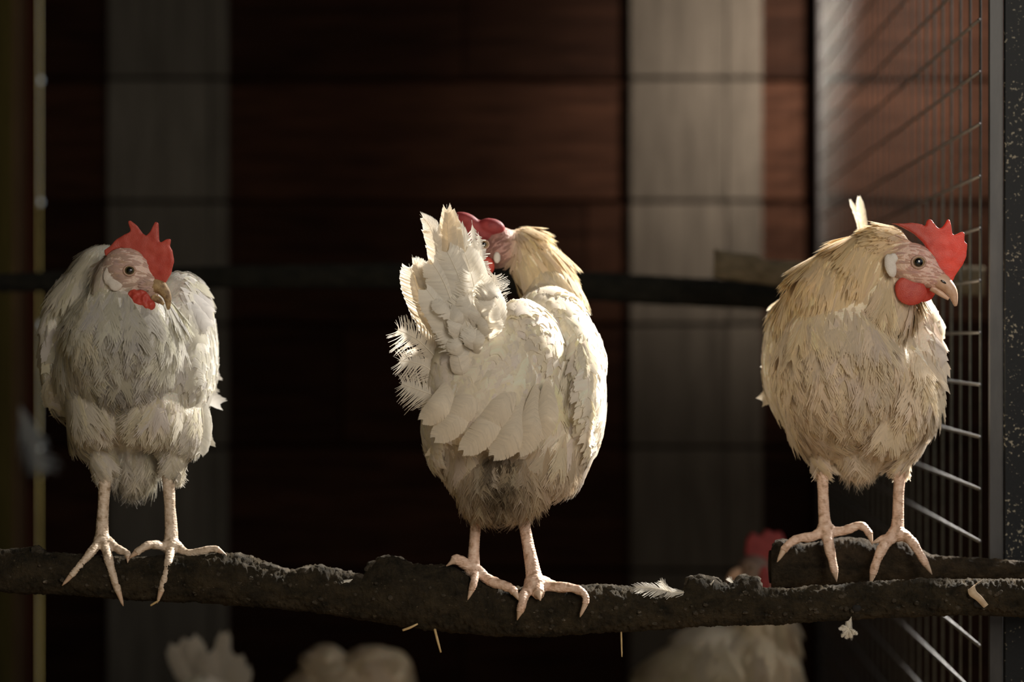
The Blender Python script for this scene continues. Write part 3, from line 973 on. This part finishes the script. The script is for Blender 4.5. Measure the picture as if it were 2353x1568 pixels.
solid_outline('comb', zp(50, 470, 3.137, [(590, 330, 0), (600, 375, 0), (650, 330, 0), (720, 310, 0), (790, 345, 0), (860, 400, 0), (905, 480, 0), (945, 540, 0), (1010, 580, 0), (1035, 560, 0), (1070, 500, 0),
     (1092, 410, 0), (1080, 330, 0), (1062, 300, 0), (1072, 245, 0), (1040, 250, 0), (1000, 275, 0), (985, 265, 0), (980, 130, 0), (958, 122, 0), (925, 195, 0), (895, 225, 0), (868, 210, 0), (825, 150, 0), (775, 112, 0), (762, 125, 0),
     (785, 195, 0), (740, 215, 0), (680, 250, 0), (635, 300, 0)]), D1, -142, 16, M_COMB, hen1, bend=3, tilt=-6)
eye(D1, 297.5, 622, -156, 11, hen1, M_IRIS, 0.7)
fleshy('ear_lobe', [(254, 632, -142, 17, 26, 5, 12), (266, 650, -145, 18, 20, 5, 10)], D1, M_LOBE, hen1)
fleshy('wattle', [(322, 690, -142, 24, 24, 10, 20), (340, 702, -140, 18, 14, 11, -10), (308, 682, -138, 16, 18, 10, 0)], D1, M_WATTLE, hen1, nz=0.002)
fleshy('wattle', [(352, 692, -112, 16, 20, 9, 0)], D1, M_WATTLE, hen1)
q = lambda pts: zp(50, 930, 3.137, pts)
leg(D1, q([(598, 440, 40), (598, 560, 10), (588, 740, 4), (580, 880, 0), (580, 985, -8)]), [22, 14.5, 13, 14.5, 17],
    [(q([(565, 985, -8), (520, 1040, -35), (430, 1150, -60), (310, 1285, -66)]), 13, 7), (q([(600, 1000, -10), (620, 1090, -48), (655, 1220, -66), (722, 1425, -62)]), 13, 7.5),
     (q([(620, 985, -8), (690, 1040, -30), (760, 1075, -48), (765, 1120, -58)]), 12, 6), (q([(580, 985, 5), (585, 1010, 50)]), 10, 6)], hen1, M_LEG)
leg(D1, q([(1060, 430, 40), (1060, 560, 10), (1068, 740, 4), (1078, 900, 0), (1075, 1020, -8)]), [22, 14.5, 13, 15, 18],
    [(q([(1045, 1030, -8), (985, 1015, -30), (920, 1012, -46), (850, 1050, -55), (795, 1092, -58)]), 12, 8), (q([(1075, 1030, -10), (1062, 1120, -50), (1035, 1240, -66), (985, 1405, -62)]), 13, 7.5),
     (q([(1110, 1010, -8), (1190, 1075, -25), (1290, 1060, -38), (1390, 1042, -40), (1455, 1075, -45)]), 12, 7), (q([(1080, 1000, 5), (1080, 1025, 50)]), 10, 6)], hen1, M_LEG)
big_feather('wing_feather', [(455, 900, 40), (468, 970, 20), (458, 1046, 10)], 46, D1, hen1, np.random.default_rng(5), (0.74, 0.72, 0.66), 26, face=(.4, -1, 0))

# right hen on the sawn branch, head turned to its left
D3 = 2.185
z3 = ztable((0.80, 0.66, 0.43), (0.78, 0.68, 0.53), (0.80, 0.73, 0.62), (0.79, 0.70, 0.56), (0.74, 0.51, 0.43))
blobs = [
    (1955, 862, 60, 196, 175, 165, 0, 'breast', (0, .1, -1)),
    (1930, 840, -40, 150, 165, 140, 0, 'breast', (.1, -.1, -1)),
    (2070, 900, -10, 88, 110, 110, 0, 'breast', (-.1, -.1, -1)),
    (2034, 574, -80, 60, 56, 52, 30, 'nape', (-.8, 0, -.45), 3),
    (1982, 614, -60, 80, 76, 74, 0, 'neck', (-.55, -.1, -.85), 3),
    (1922, 672, -30, 100, 98, 100, 0, 'neck', (-.3, -.15, -1), 3),
    (1872, 730, 10, 84, 96, 100, 0, 'neck', (-.05, -.1, -1), 3),
    (2020, 690, -50, 82, 86, 86, 0, 'breast', (-.1, -.1, -1)),
    (1895, 955, 30, 100, 86, 140, 20, 'belly', (.6, .5, -.8)),
    (2035, 955, 30, 106, 90, 140, -20, 'belly', (-.6, .5, -.8)),
    (1800, 815, 100, 48, 138, 140, 4, 'wing', (-.03, .7, -.7), 1),
    (2112, 865, 80, 48, 150, 150, -4, 'wing', (.03, .7, -.7), 2),
    (2116, 735, 70, 42, 64, 80, -20, 'wing', (.05, .8, -.5), 2),
    (1866, 985, 20, 46, 56, 60, 24, 'thigh', (.2, 0, -1)),
    (1886, 1036, 10, 26, 44, 32, 10, 'thigh', (.1, 0, -1)),
    (2088, 985, 20, 48, 56, 60, -24, 'thigh', (-.2, 0, -1)),
    (2072, 1036, 10, 26, 44, 32, -10, 'thigh', (-.1, 0, -1)),
    (1975, 1036, 40, 88, 44, 60, 0, 'fluff', (0, .1, -1), 4),
    (2100, 610, -118, 60, 50, 40, 30, 'face', (-.7, 0, .2)),
    (2146, 638, -120, 34, 27, 27, 35, 'face', (-.7, 0, .2)),
]
stains_shade = [(1950, 800, (40, 90), (0.50, 0.40, 0.27), 0.5, True), (1830, 900, (70, 110), (0.70, 0.58, 0.43), 0.5, True), (1880, 940, (60, 60), (0.62, 0.50, 0.36), 0.4, True),
          (2000, 640, (60, 70), (0.74, 0.60, 0.38), 0.5, True), (2135, 960, 14, (0.35, 0.25, 0.14), 0.6, True), (1960, 700, (80, 60), (0.78, 0.68, 0.50), 0.4, True)]
hen3, b3 = make_hen('white_hen', 'cream white hen on the sawn branch beside the wire fence with glowing red comb', None, D3, (1975, 1250, 0), blobs, z3, stains_shade, 33)
beak(D3, [(2150, 640, -128), (2168, 650, -132), (2188, 672, -136), (2196, 704, -136)], [20, 18, 12, 3], [(2140, 660, -126), (2164, 676, -130), (2180, 688, -132)], [9, 7, 3], M_BEAK, hen3)
mb = MB(); mb.ball(P3(2168, 648, -147, D3), (0.0036, 0.0008, 0.0011), 0.6, 2); mb.build('nostril', M_PUPIL, hen3.children[-1])
q = lambda pts: zp(1700, 430, 3.137, pts)
solid_outline('comb', q([(1088, 262, 0), (1130, 268, 0), (1180, 290, 0), (1260, 335, 0), (1330, 400, 0), (1390, 500, 0), (1425, 600, 0), (1470, 670, 0), (1530, 690, 0), (1560, 630, 0), (1610, 560, 0), (1635, 500, 0),
     (1642, 412, 0), (1620, 392, 0), (1622, 325, 0), (1600, 322, 0), (1565, 342, 0), (1535, 345, 0), (1520, 245, 0), (1505, 228, 0), (1488, 260, 0), (1462, 292, 0), (1438, 300, 0), (1415, 280, 0), (1385, 235, 0), (1362, 230, 0), (1352, 250, 0),
     (1345, 283, 0), (1300, 265, 0), (1245, 256, 0), (1180, 262, 0)]), D3, -136, 16, M_COMB, hen3, bend=3, tilt=-6)
eye(D3, 2111, 603, -154, 13, hen3, M_IRIS_AMBER, 0.74)
fleshy('ear_lobe', [(2046, 611, -144, 14, 29, 5, -14), (2053, 594, -145, 11, 13, 4, 0)], D3, M_LOBE, hen3)
fleshy('wattle', [(2094, 672, -138, 36, 30, 8, 0), (2080, 662, -138, 24, 26, 8, 0)], D3, M_WATTLE, hen3)
fleshy('wattle', [(2122, 668, -96, 28, 27, 7, 0)], D3, M_WATTLE, hen3)
q = lambda pts: zp(1650, 900, 2.347, pts)
leg(D3, q([(562, 360, 30), (563, 430, 8), (566, 540, 2), (572, 670, 0), (580, 745, -6)]), [20, 14.5, 12.5, 13.5, 17],
    [(q([(560, 760, -6), (500, 785, -22), (430, 795, -30), (370, 835, -44), (330, 900, -50)]), 13, 8), (q([(585, 755, -10), (600, 840, -42), (620, 930, -50), (635, 1005, -50)]), 15, 7.5),
     (q([(610, 760, -6), (690, 748, -12), (765, 722, -14), (808, 755, -20), (826, 805, -26)]), 12, 8), (q([(580, 750, 5), (582, 770, 45)]), 10, 6)], hen3, M_LEG_PINK)
leg(D3, q([(985, 360, 30), (982, 430, 8), (974, 540, 2), (970, 680, 0), (965, 765, -6)]), [20, 14.5, 12.5, 13.5, 17],
    [(q([(945, 775, -8), (890, 840, -40), (850, 930, -50), (826, 1020, -50)]), 15, 7.5), (q([(1000, 775, -6), (1045, 810, -32), (1090, 880, -46), (1142, 968, -50)]), 14, 7.5),
     (q([(950, 770, -4), (900, 790, -20), (845, 812, -30)]), 11, 6), (q([(968, 765, 5), (970, 785, 45)]), 10, 6)], hen3, M_LEG_PINK)
rf = np.random.default_rng(3)
big_feather('tail_feather', [(1990, 600, 190), (1984, 520, 200), (1973, 448, 205)], 22, D3, hen3, rf, n=24, split=0.01, tip=1.6)
big_feather('tail_feather', [(1984, 600, 196), (1976, 515, 206), (1952, 456, 212)], 14, D3, hen3, rf, n=20, split=0.01, tip=1.8)

# middle hen, seen from behind
D2 = 2.16
z2 = ztable(BUFF, (0.80, 0.74, 0.63), (0.82, 0.77, 0.67), (0.70, 0.58, 0.43), (0.34, 0.17, 0.14), (0.82, 0.76, 0.65))  # face tint darkened to hold the shade of the tail
z2['belly'] = (60, 34, 6, 10, 'soft', (0.76, 0.68, 0.55))
blobs = [
    (1182, 920, 40, 188, 225, 180, 0, 'breast', (0, .1, -1)),
    (1115, 880, -75, 140, 165, 112, 0, 'back', (-.45, -.5, -.7)),
    (1215, 800, -45, 80, 118, 95, -20, 'back', (.3, -.5, -.8)),
    (1185, 950, -60, 90, 90, 90, 20, 'back', (-.35, -.4, -.9)),
    (1105, 1038, 20, 110, 106, 130, 8, 'belly', (.25, .1, -1)),
    (1250, 1030, 20, 117, 110, 130, -8, 'belly', (-.3, .1, -1)),
    (1165, 1090, 20, 116, 96, 130, 0, 'belly', (0, .1, -1)),
    (1155, 1108, -34, 112, 80, 100, 0, 'fluff', (0, 0, -1), 4),
    (1340, 905, 20, 54, 158, 155, -2, 'wing', (-.16, -.2, -1), 2),
    (1326, 790, 60, 56, 98, 112, -25, 'wing', (.25, -.35, -.9), 2),
    (1010, 955, 30, 42, 120, 150, 4, 'wing', (.05, -.2, -1), 1),
    (1262, 738, 110, 90, 82, 130, 0, 'back', (.35, -.5, -.7)),
    (1268, 680, 170, 66, 80, 78, 0, 'neck', (.35, -.1, -.95), 3),
    (1238, 618, 190, 66, 68, 66, 0, 'neck', (.4, -.1, -.9), 3),
    (1208, 570, 190, 50, 52, 52, 0, 'nape', (.6, 0, -.6), 3),
    (1148, 568, 165, 46, 52, 44, 0, 'face', (-.6, 0, -.5)),
]
stains_shade = [(1165, 1115, (180, 105), (0.44, 0.33, 0.21), 0.95, True), (1215, 1065, (110, 50), (0.44, 0.32, 0.19), 0.7, True), (1148, 1090, (56, 90), (0.06, 0.04, 0.02), 1.0, True),  # dirt under the vent, widened to carry the lower belly's shade too
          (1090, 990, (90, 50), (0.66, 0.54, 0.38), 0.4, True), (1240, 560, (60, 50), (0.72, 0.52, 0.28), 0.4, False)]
hen2, b2 = make_hen('white_hen', 'white hen seen from behind in the middle of the perch with ragged raised tail', None, D2, (1150, 1335, 0), blobs, z2, stains_shade, 44)
fleshy('comb', [(1072, 506, 140, 34, 17, 16, 22), (1086, 522, 142, 30, 20, 16, 0), (1104, 520, 146, 24, 15, 14, 0), (1130, 520, 138, 32, 19, 17, 12), (1146, 530, 150, 16, 20, 16, 0), (1104, 538, 146, 50, 22, 16, 0)], D2, M_COMB_SHADED, hen2, it=14)
fleshy('ear_lobe', [(1142, 592, 126, 9, 15, 6, 0)], D2, M_LOBE, hen2)
eye(D2, 1112, 562, 124, 10, hen2, M_IRIS_AMBER)
fleshy('wattle', [(1118, 612, 136, 20, 24, 9, 0)], D2, M_WATTLE, hen2)
beak(D2, [(1100, 575, 162), (1085, 580, 160), (1072, 592, 158)], [14, 12, 3], None, None, M_BEAK, hen2)
q = lambda pts: zp(860, 930, 2.613, pts)
leg(D2, q([(610, 660, 10), (608, 740, -6), (600, 850, -16), (596, 950, -26), (598, 1005, -34)]), [16, 12.5, 12.5, 14.5, 17],
    [(q([(590, 990, -34), (540, 955, -40), (500, 930, -44), (462, 950, -50)]), 15, 11), (q([(605, 1010, -40), (598, 1070, -80), (568, 1155, -92)]), 12, 6),
     (q([(620, 1000, -36), (690, 1055, -54), (785, 1090, -70), (830, 1112, -78), (862, 1160, -88)]), 14, 9)], hen2, M_LEG_PINK)
leg(D2, q([(898, 640, 10), (905, 740, -8), (925, 850, -20), (950, 980, -32), (966, 1080, -44)]), [17, 13.5, 14, 17, 22],
    [(q([(940, 1100, -46), (902, 1140, -76), (888, 1200, -98), (866, 1270, -98)]), 15, 8), (q([(1000, 1085, -44), (1100, 1096, -58), (1210, 1108, -70), (1272, 1160, -90), (1242, 1258, -98)]), 15, 6),
     (q([(975, 1095, -50), (990, 1150, -84)]), 20, 14), (q([(1000, 1060, -30), (1060, 1062, -20)]), 13, 9)], hen2, M_LEG_PINK)
rf = np.random.default_rng(9)
q = lambda pts: zp(860, 450, 3.137, pts)
TA = (0.80, 0.74, 0.64); TB = (0.82, 0.78, 0.70)
for pts, w_, n_, sp_, fc, tn, kw in [
    ([(520, 1180, -110), (400, 930, -122), (320, 700, -126), (250, 490, -122)], 96, 44, 0.02, (-.4, -1, .1), TA, dict(asym=-.15)),
    ([(540, 1150, -114), (450, 850, -130), (400, 650, -134), (350, 480, -132)], 80, 40, 0.015, (-.3, -1, .1), TA, dict()),
    ([(500, 1150, -116), (430, 850, -134), (340, 600, -140), (272, 425, -142)], 26, 40, 0.02, (-.3, -1, .1), TA, dict(tip=1.8)),
    ([(580, 1100, -118), (500, 750, -138), (460, 420, -142), (405, 230, -142), (322, 130, -142)], 50, 44, 0.03, (-.2, -1, .1), TA, dict(tip=1.7)),
    ([(640, 1050, -122), (570, 700, -142), (540, 400, -146), (522, 62, -140)], 42, 44, 0.03, (0, -1, .1), (0.80, 0.71, 0.56), dict(tip=1.2)),
    ([(660, 1050, -118), (610, 700, -138), (590, 420, -142), (552, 66, -134)], 42, 44, 0.03, (.1, -1, .1), (0.80, 0.71, 0.56), dict(tip=1.2)),
    ([(690, 1050, -114), (640, 650, -134), (622, 400, -138), (602, 135, -130)], 34, 40, 0.04, (.2, -1, .1), TB, dict(tip=1.6)),
    ([(600, 1050, -112), (540, 650, -132), (520, 400, -136), (492, 190, -130)], 30, 40, 0.04, (.1, -1, .1), TB, dict(tip=1.6)),
    ([(720, 1000, -110), (680, 600, -130), (655, 400, -132), (640, 225, -126)], 36, 36, 0.04, (.2, -1, .1), TB, dict(tip=1.5)),
    ([(760, 950, -106), (740, 600, -126), (725, 400, -130), (702, 175, -120)], 30, 26, 0.09, (.3, -1, .1), TB, dict(ragged=.5)),
    ([(800, 900, -100), (780, 600, -122), (765, 430, -126), (748, 260, -116)], 36, 26, 0.08, (.3, -1, .1), TB, dict(ragged=.5)),
    ([(700, 1250, -140), (570, 980, -168), (460, 790, -176), (360, 655, -172)], 60, 46, 0.02, (.35, -1, .1), TB, dict(asym=.25)),
    ([(620, 1050, -132), (560, 780, -162), (490, 600, -166), (410, 475, -162)], 74, 40, 0.015, (.1, -1, .2), TB, dict()),
    ([(700, 1000, -130), (660, 750, -160), (600, 560, -162), (515, 385, -156)], 84, 40, 0.015, (.15, -1, .2), TB, dict()),
    ([(780, 950, -120), (740, 720, -148), (700, 560, -152), (645, 395, -146)], 78, 40, 0.015, (.25, -1, .2), TB, dict()),
    ([(820, 1180, -140), (690, 1120, -172), (570, 1040, -178), (450, 920, -172)], 60, 34, 0.06, (.1, -1, .45), TB, dict(ragged=.3)),
    ([(560, 1300, -110), (430, 1150, -122), (300, 1030, -126), (150, 960, -120)], 92, 36, 0.06, (-.3, -1, .3), TA, dict(ragged=.4)),
    ([(580, 1400, -110), (440, 1280, -122), (320, 1210, -126), (165, 1190, -120)], 84, 36, 0.05, (-.3, -1, .3), TA, dict(ragged=.4)),
    ([(640, 1560, -116), (490, 1470, -130), (350, 1410, -132), (178, 1350, -124)], 84, 36, 0.03, (-.2, -1, .3), TA, dict(ragged=.3)),
    ([(820, 980, -112), (830, 820, -142), (850, 690, -146), (868, 555, -134)], 84, 34, 0.03, (.5, -1, .2), TB, dict(ragged=.3)),
    ([(760, 1050, -130), (760, 860, -166), (730, 700, -168), (690, 530, -160)], 84, 34, 0.02, (.2, -1, .3), TB, dict(ragged=.25)),
    ([(720, 1130, -140), (680, 960, -180), (650, 860, -186), (640, 760, -182)], 96, 34, 0.01, (0, -1, .4), TB, dict()),
    ([(860, 1100, -130), (850, 930, -170), (810, 790, -174), (750, 680, -166)], 96, 34, 0.01, (.2, -1, .4), TB, dict()),
    ([(640, 1360, -150), (640, 1290, -180), (620, 1220, -184), (600, 1130, -178)], 44, 22, 0.05, (-.1, -1, .4), TA, dict()),
]:
    big_feather('tail_feather', q(pts), w_, D2, hen2, rf, tn, n_, sp_, fc, **kw)
for k in range(16):
    t = k / 15.0
    bx0, by0 = 600 + 260 * rf.random(), 1180 - 380 * rf.random()
    an = math.radians(100 + 50 * (0.5 - rf.random()) + (18 if bx0 < 700 else -14))
    ln = rf.uniform(150, 260)
    cv = rf.uniform(-30, 30)
    big_feather('tail_covert', q([(bx0, by0, -168), (bx0 + ln * .5 * math.cos(an) + cv, by0 - ln * .5 * math.sin(an), -196 - 6 * t), (bx0 + ln * math.cos(an), by0 - ln * math.sin(an), -184 - 6 * t)]),
                rf.uniform(34, 56), D2, hen2, rf, TB, 34, 0.02, (rf.uniform(-.3, .5), -1, rf.uniform(.1, .5)), cup=1.0, quill=False, ragged=0.15)
# wing tips lying over the sides of the rump
for pts, w_ in (([(1150, 1150, -60), (1000, 1440, -96), (900, 1560, -100)], 42), ([(1240, 1200, -40), (1150, 1440, -84), (1080, 1600, -92)], 44), ([(1320, 1300, -20), (1270, 1480, -66), (1210, 1650, -80)], 44),
                ([(520, 1440, -110), (700, 1560, -140), (900, 1640, -140)], 46), ([(480, 1500, -105), (640, 1640, -132), (840, 1730, -136)], 46)):
    big_feather('wing_feather', q(pts), w_, D2, hen2, rf, TB, 32, 0.015, (.2, -1, 0))

for (x0, y0, x1, y1, x2, y2, w_) in ((1150, 900, 1120, 980, 1060, 1040, 60), (1200, 900, 1180, 990, 1130, 1052, 62), (1230, 880, 1225, 970, 1190, 1046, 60), (1090, 890, 1050, 960, 995, 1010, 58), (1040, 860, 1010, 930, 968, 968, 54),
                                     (1255, 870, 1258, 950, 1236, 1010, 50), (1120, 860, 1070, 930, 1010, 985, 62), (1180, 850, 1150, 930, 1090, 1000, 66)):
    big_feather('rump_covert', [(x0, y0, -150), (x1, y1, -192), (x2, y2, -176)], w_, D2, hen2, rf, (0.80, 0.73, 0.61), 54, 0.008, (0, -1, .2), cup=0.9, quill=False)

# ------------------------------------------------------------------ hens on the floor behind
def floor_hen(label, D0, blobs, zones, seed, foot, legs, stains_shade=()):
    h, b = make_hen('white_hen', label, None, D0, foot, blobs, zones, list(stains_shade), seed, voxel=0.006, smooth_it=8, dens=0.45)
    zf = CY + (CAMZ - FLOOR) * F / D0 - 8
    for (px, py, dy) in legs:
        leg(D0, [(px, py, dy), (px, (py + zf) / 2, dy + 6), (px, zf - 6, dy)], [18, 10, 12],
            [([(px, zf - 4, dy), (px - 30, zf, dy - 40)], 8, 5), ([(px, zf - 4, dy), (px, zf, dy - 55)], 8, 5), ([(px, zf - 4, dy), (px + 30, zf, dy - 40)], 8, 5), ([(px, zf - 4, dy), (px, zf, dy + 30)], 7, 5)], h, M_LEG)
    return h

D4 = 3.15
zf = ztable((0.62, 0.52, 0.38), (0.66, 0.58, 0.46), (0.66, 0.58, 0.46), (0.66, 0.58, 0.46))
h4 = floor_hen('pale hen on the floor below the left part of perch, only its upright tail showing', D4, [
    (480, 1690, 60, 100, 120, 170, 0, 'back', (0, -.4, -.8)), (480, 1600, -20, 70, 70, 80, 0, 'back', (0, -.5, .5)), (490, 1720, 150, 90, 120, 90, 0, 'breast', (0, 0, -1)),
    (500, 1660, 230, 50, 80, 50, 0, 'neck', (0, 0, -1), 3), (500, 1600, 250, 34, 36, 36, 0, 'face', (0, 1, 0))], zf, 51, (480, 1900, 60), [(445, 1790, 70), (520, 1790, 70)])
rf = np.random.default_rng(19)
for pts, w_ in (([(470, 1620, -40), (430, 1540, -70), (406, 1480, -80)], 64), ([(475, 1620, -40), (450, 1530, -76), (436, 1466, -86)], 60), ([(480, 1620, -40), (480, 1560, -80), (478, 1500, -90)], 70),
                ([(490, 1620, -40), (505, 1540, -80), (516, 1452, -88)], 40), ([(500, 1620, -40), (525, 1560, -74), (545, 1505, -80)], 56), ([(505, 1640, -40), (540, 1580, -70), (562, 1530, -74)], 52)):
    big_feather('tail_feather', pts, w_, D4, h4, rf, (0.66, 0.60, 0.50), 20, 0.03)
solid_outline('comb', [(475, 1585), (485, 1562), (500, 1570), (512, 1560), (525, 1572), (530, 1590)], D4, 240, 14, M_COMB, h4, voxel=0.003)
D5 = 3.2
h5 = floor_hen('buff tinged hen on the floor below the perch, its humped back showing', D5, [
    (780, 1640, 40, 160, 130, 150, -8, 'back', (-.5, -.3, -.6)), (860, 1575, 40, 92, 92, 100, 0, 'back', (-.6, -.2, -.5)), (760, 1700, 30, 130, 100, 130, 0, 'breast', (0, 0, -1)),
    (905, 1560, 60, 48, 70, 60, 0, 'neck', (-.3, 0, -.9), 3), (750, 1530, 50, 50, 50, 80, 0, 'back', (-.5, 0, -.5))],
    ztable((0.60, 0.46, 0.28), (0.62, 0.52, 0.38), (0.60, 0.50, 0.36), (0.6, 0.5, 0.38), back=(0.60, 0.49, 0.34)), 52, (780, 1900, 40), [(740, 1780, 40), (820, 1780, 40)])
D6 = 2.95
h6 = floor_hen('pale brown hen with red comb standing on floor behind the perch, below the right hen', D6, [
    (1640, 1640, 30, 190, 190, 160, 0, 'breast', (0, -.1, -1)), (1560, 1620, 60, 120, 140, 150, 10, 'wing', (-.3, 0, -.9), 1), (1740, 1580, 20, 110, 150, 120, 0, 'breast', (.1, 0, -1)),
    (1760, 1460, 20, 72, 100, 70, 0, 'neck', (0, 0, -1), 3), (1745, 1370, 10, 46, 70, 50, 0, 'neck', (0, 0, -1), 3), (1733, 1310, 0, 40, 38, 40, 0, 'face', (-.8, 0, -.3)),
    (1650, 1490, 60, 110, 60, 110, 0, 'back', (-.5, 0, -.5))],
    ztable((0.52, 0.44, 0.32), (0.58, 0.50, 0.36), (0.46, 0.40, 0.28), (0.50, 0.42, 0.30), (0.22, 0.15, 0.12)), 53, (1660, 2020, 20), [(1620, 1830, 20), (1710, 1830, 20)],  # face tint darkened, its shade put into the colour
    [(1600, 1530, (60, 60), (0.25, 0.21, 0.14), 0.7, False), (1800, 1500, (30, 90), (0.40, 0.28, 0.17), 0.6, False), (1700, 1500, (40, 50), (0.28, 0.22, 0.14), 0.6, False)])
solid_outline('comb', [(1712, 1276), (1716, 1240), (1730, 1222), (1748, 1236), (1762, 1216), (1778, 1226), (1796, 1222), (1808, 1250), (1800, 1285), (1770, 1298), (1735, 1292)], D6, -10, 22, M_COMB_SHADED, h6, voxel=0.0025)
beak(D6, [(1702, 1316, -10), (1685, 1322, -12), (1672, 1336, -12)], [14, 11, 3], None, None, M_BEAK, h6)
eye(D6, 1722, 1304, -38, 8, h6)
fleshy('wattle', [(1757, 1338, -36, 16, 40, 10, 0)], D6, M_COMB_SHADED, h6, voxel=0.002)

# ------------------------------------------------------------------ loose things
def straw(pts, r, D, label, group=None, m=M_STRAW):
    s_ = D / F
    mb = MB(); mb.tube([P3(*p, D) for p in pts], [r * s_, r * s_ * 1.05, r * s_ * 0.7], 6, 3)
    return tag(mb.build('straw', m), label, 'straw')
straw([(925, 1449, -44), (942, 1443, -44), (960, 1434, -40)], 3, 2.15, 'short straw poking out below the perch, left of middle hen')
straw([(998, 1442, -20), (1005, 1470, -22), (1013, 1500, -22)], 3.2, 2.15, 'longer tan straw hanging below the perch under the middle hen')
straw([(1427, 1440, -14), (1428, 1475, -14), (1429, 1510, -14)], 2.2, 2.15, 'thin upright straw hanging below the perch between middle and right hens')
straw([(346, 1392, -40), (356, 1386, -42), (366, 1380, -44)], 2.6, 2.15, 'small straw bit on the perch beneath the left hen')

sh = MB(); D = 2.15
path = [(2246, 1342, -52), (2233, 1350, -57), (2236, 1364, -59), (2250, 1376, -58), (2266, 1394, -54)]
pp, _ = smooth_path([P3(*p, D) for p in path], [1] * 5, 5)
vs, fs = [], []
for i_, p_ in enumerate(pp):
    wv = Vector((0.0042, -0.0015, 0.0036)) * (1 - 0.5 * i_ / len(pp))
    for t_ in (0, 0.0008):
        vs += [p_ - wv + Vector((0, t_, 0)), p_ + wv + Vector((0, t_, 0))]
for i_ in range(len(pp) - 1):
    a_, b_ = 4 * i_, 4 * i_ + 4
    fs += [(a_, a_ + 1, b_ + 1, b_), (a_ + 2, b_ + 2, b_ + 3, a_ + 3), (a_, b_, b_ + 2, a_ + 2), (a_ + 1, a_ + 3, b_ + 3, b_ + 1)]
sh.add(vs, fs)
tag(sh.build('wood_shaving', M_SHAVING), 'curled pale wood shaving stuck on the perch near the black post', 'shaving')

def lone_feather(label, pts, w_, D, seed, tint=(0.74, 0.70, 0.62), fluffy=0, n=22, face=(0, -1, .3)):
    root = empty('loose_feather', P3(*pts[0], D), label, 'feather')
    r_ = np.random.default_rng(seed)
    big_feather('vane', pts, w_, D, root, r_, tint, n, 0.06, face, ragged=0.3, sweep=0.4)
    for i_ in range(fluffy):
        a_ = r_.uniform(0, 6.28); l_ = r_.uniform(12, 24); c_ = pts[len(pts) // 2]
        big_feather('down_tuft', [c_, (c_[0] + l_ * .5 * math.cos(a_), c_[1] + l_ * .5 * math.sin(a_), c_[2] - r_.uniform(0, 10)), (c_[0] + l_ * math.cos(a_), c_[1] + l_ * math.sin(a_) + 3, c_[2] - r_.uniform(-6, 10))],
                    9, D, root, r_, tint, 10, 0.1, face, ragged=0.4)
    return root
lone_feather('small white feather lying on the perch right of the middle hen', [(1590, 1362, -30), (1550, 1362, -40), (1500, 1352, -44), (1456, 1350, -40)], 34, 2.15, 61, n=26, face=(0.1, -.8, .7))
lone_feather('tiny upright feather tuft standing on that perch feather', [(1545, 1366, -40), (1530, 1350, -42), (1516, 1334, -42)], 16, 2.15, 66)
lone_feather('fluffy white down feather dangling below perch under the right hen', [(1956, 1418, -32), (1950, 1446, -38), (1952, 1468, -36)], 20, 2.15, 62, fluffy=12)
lone_feather('small grey feather caught on the dropping clump right of the perch feather', [(1640, 1334, -36), (1632, 1350, -40), (1628, 1372, -40)], 22, 2.15, 63)
lone_feather('tiny white feather tip on the clump beside the sawn branch end', [(1686, 1342, -10), (1680, 1336, -12), (1674, 1328, -12)], 12, 2.15, 64)
lone_feather('pale down smear stuck on the perch between left and middle hens', [(810, 1332, -40), (790, 1340, -46), (768, 1348, -48)], 20, 2.15, 67)
lone_feather('blurred pale feather hanging at the left wall behind the left hen', [(36, 918, 10), (60, 980, 0), (78, 1040, -10), (110, 1090, -20)], 66, 3.88, 65, (0.40, 0.42, 0.42))
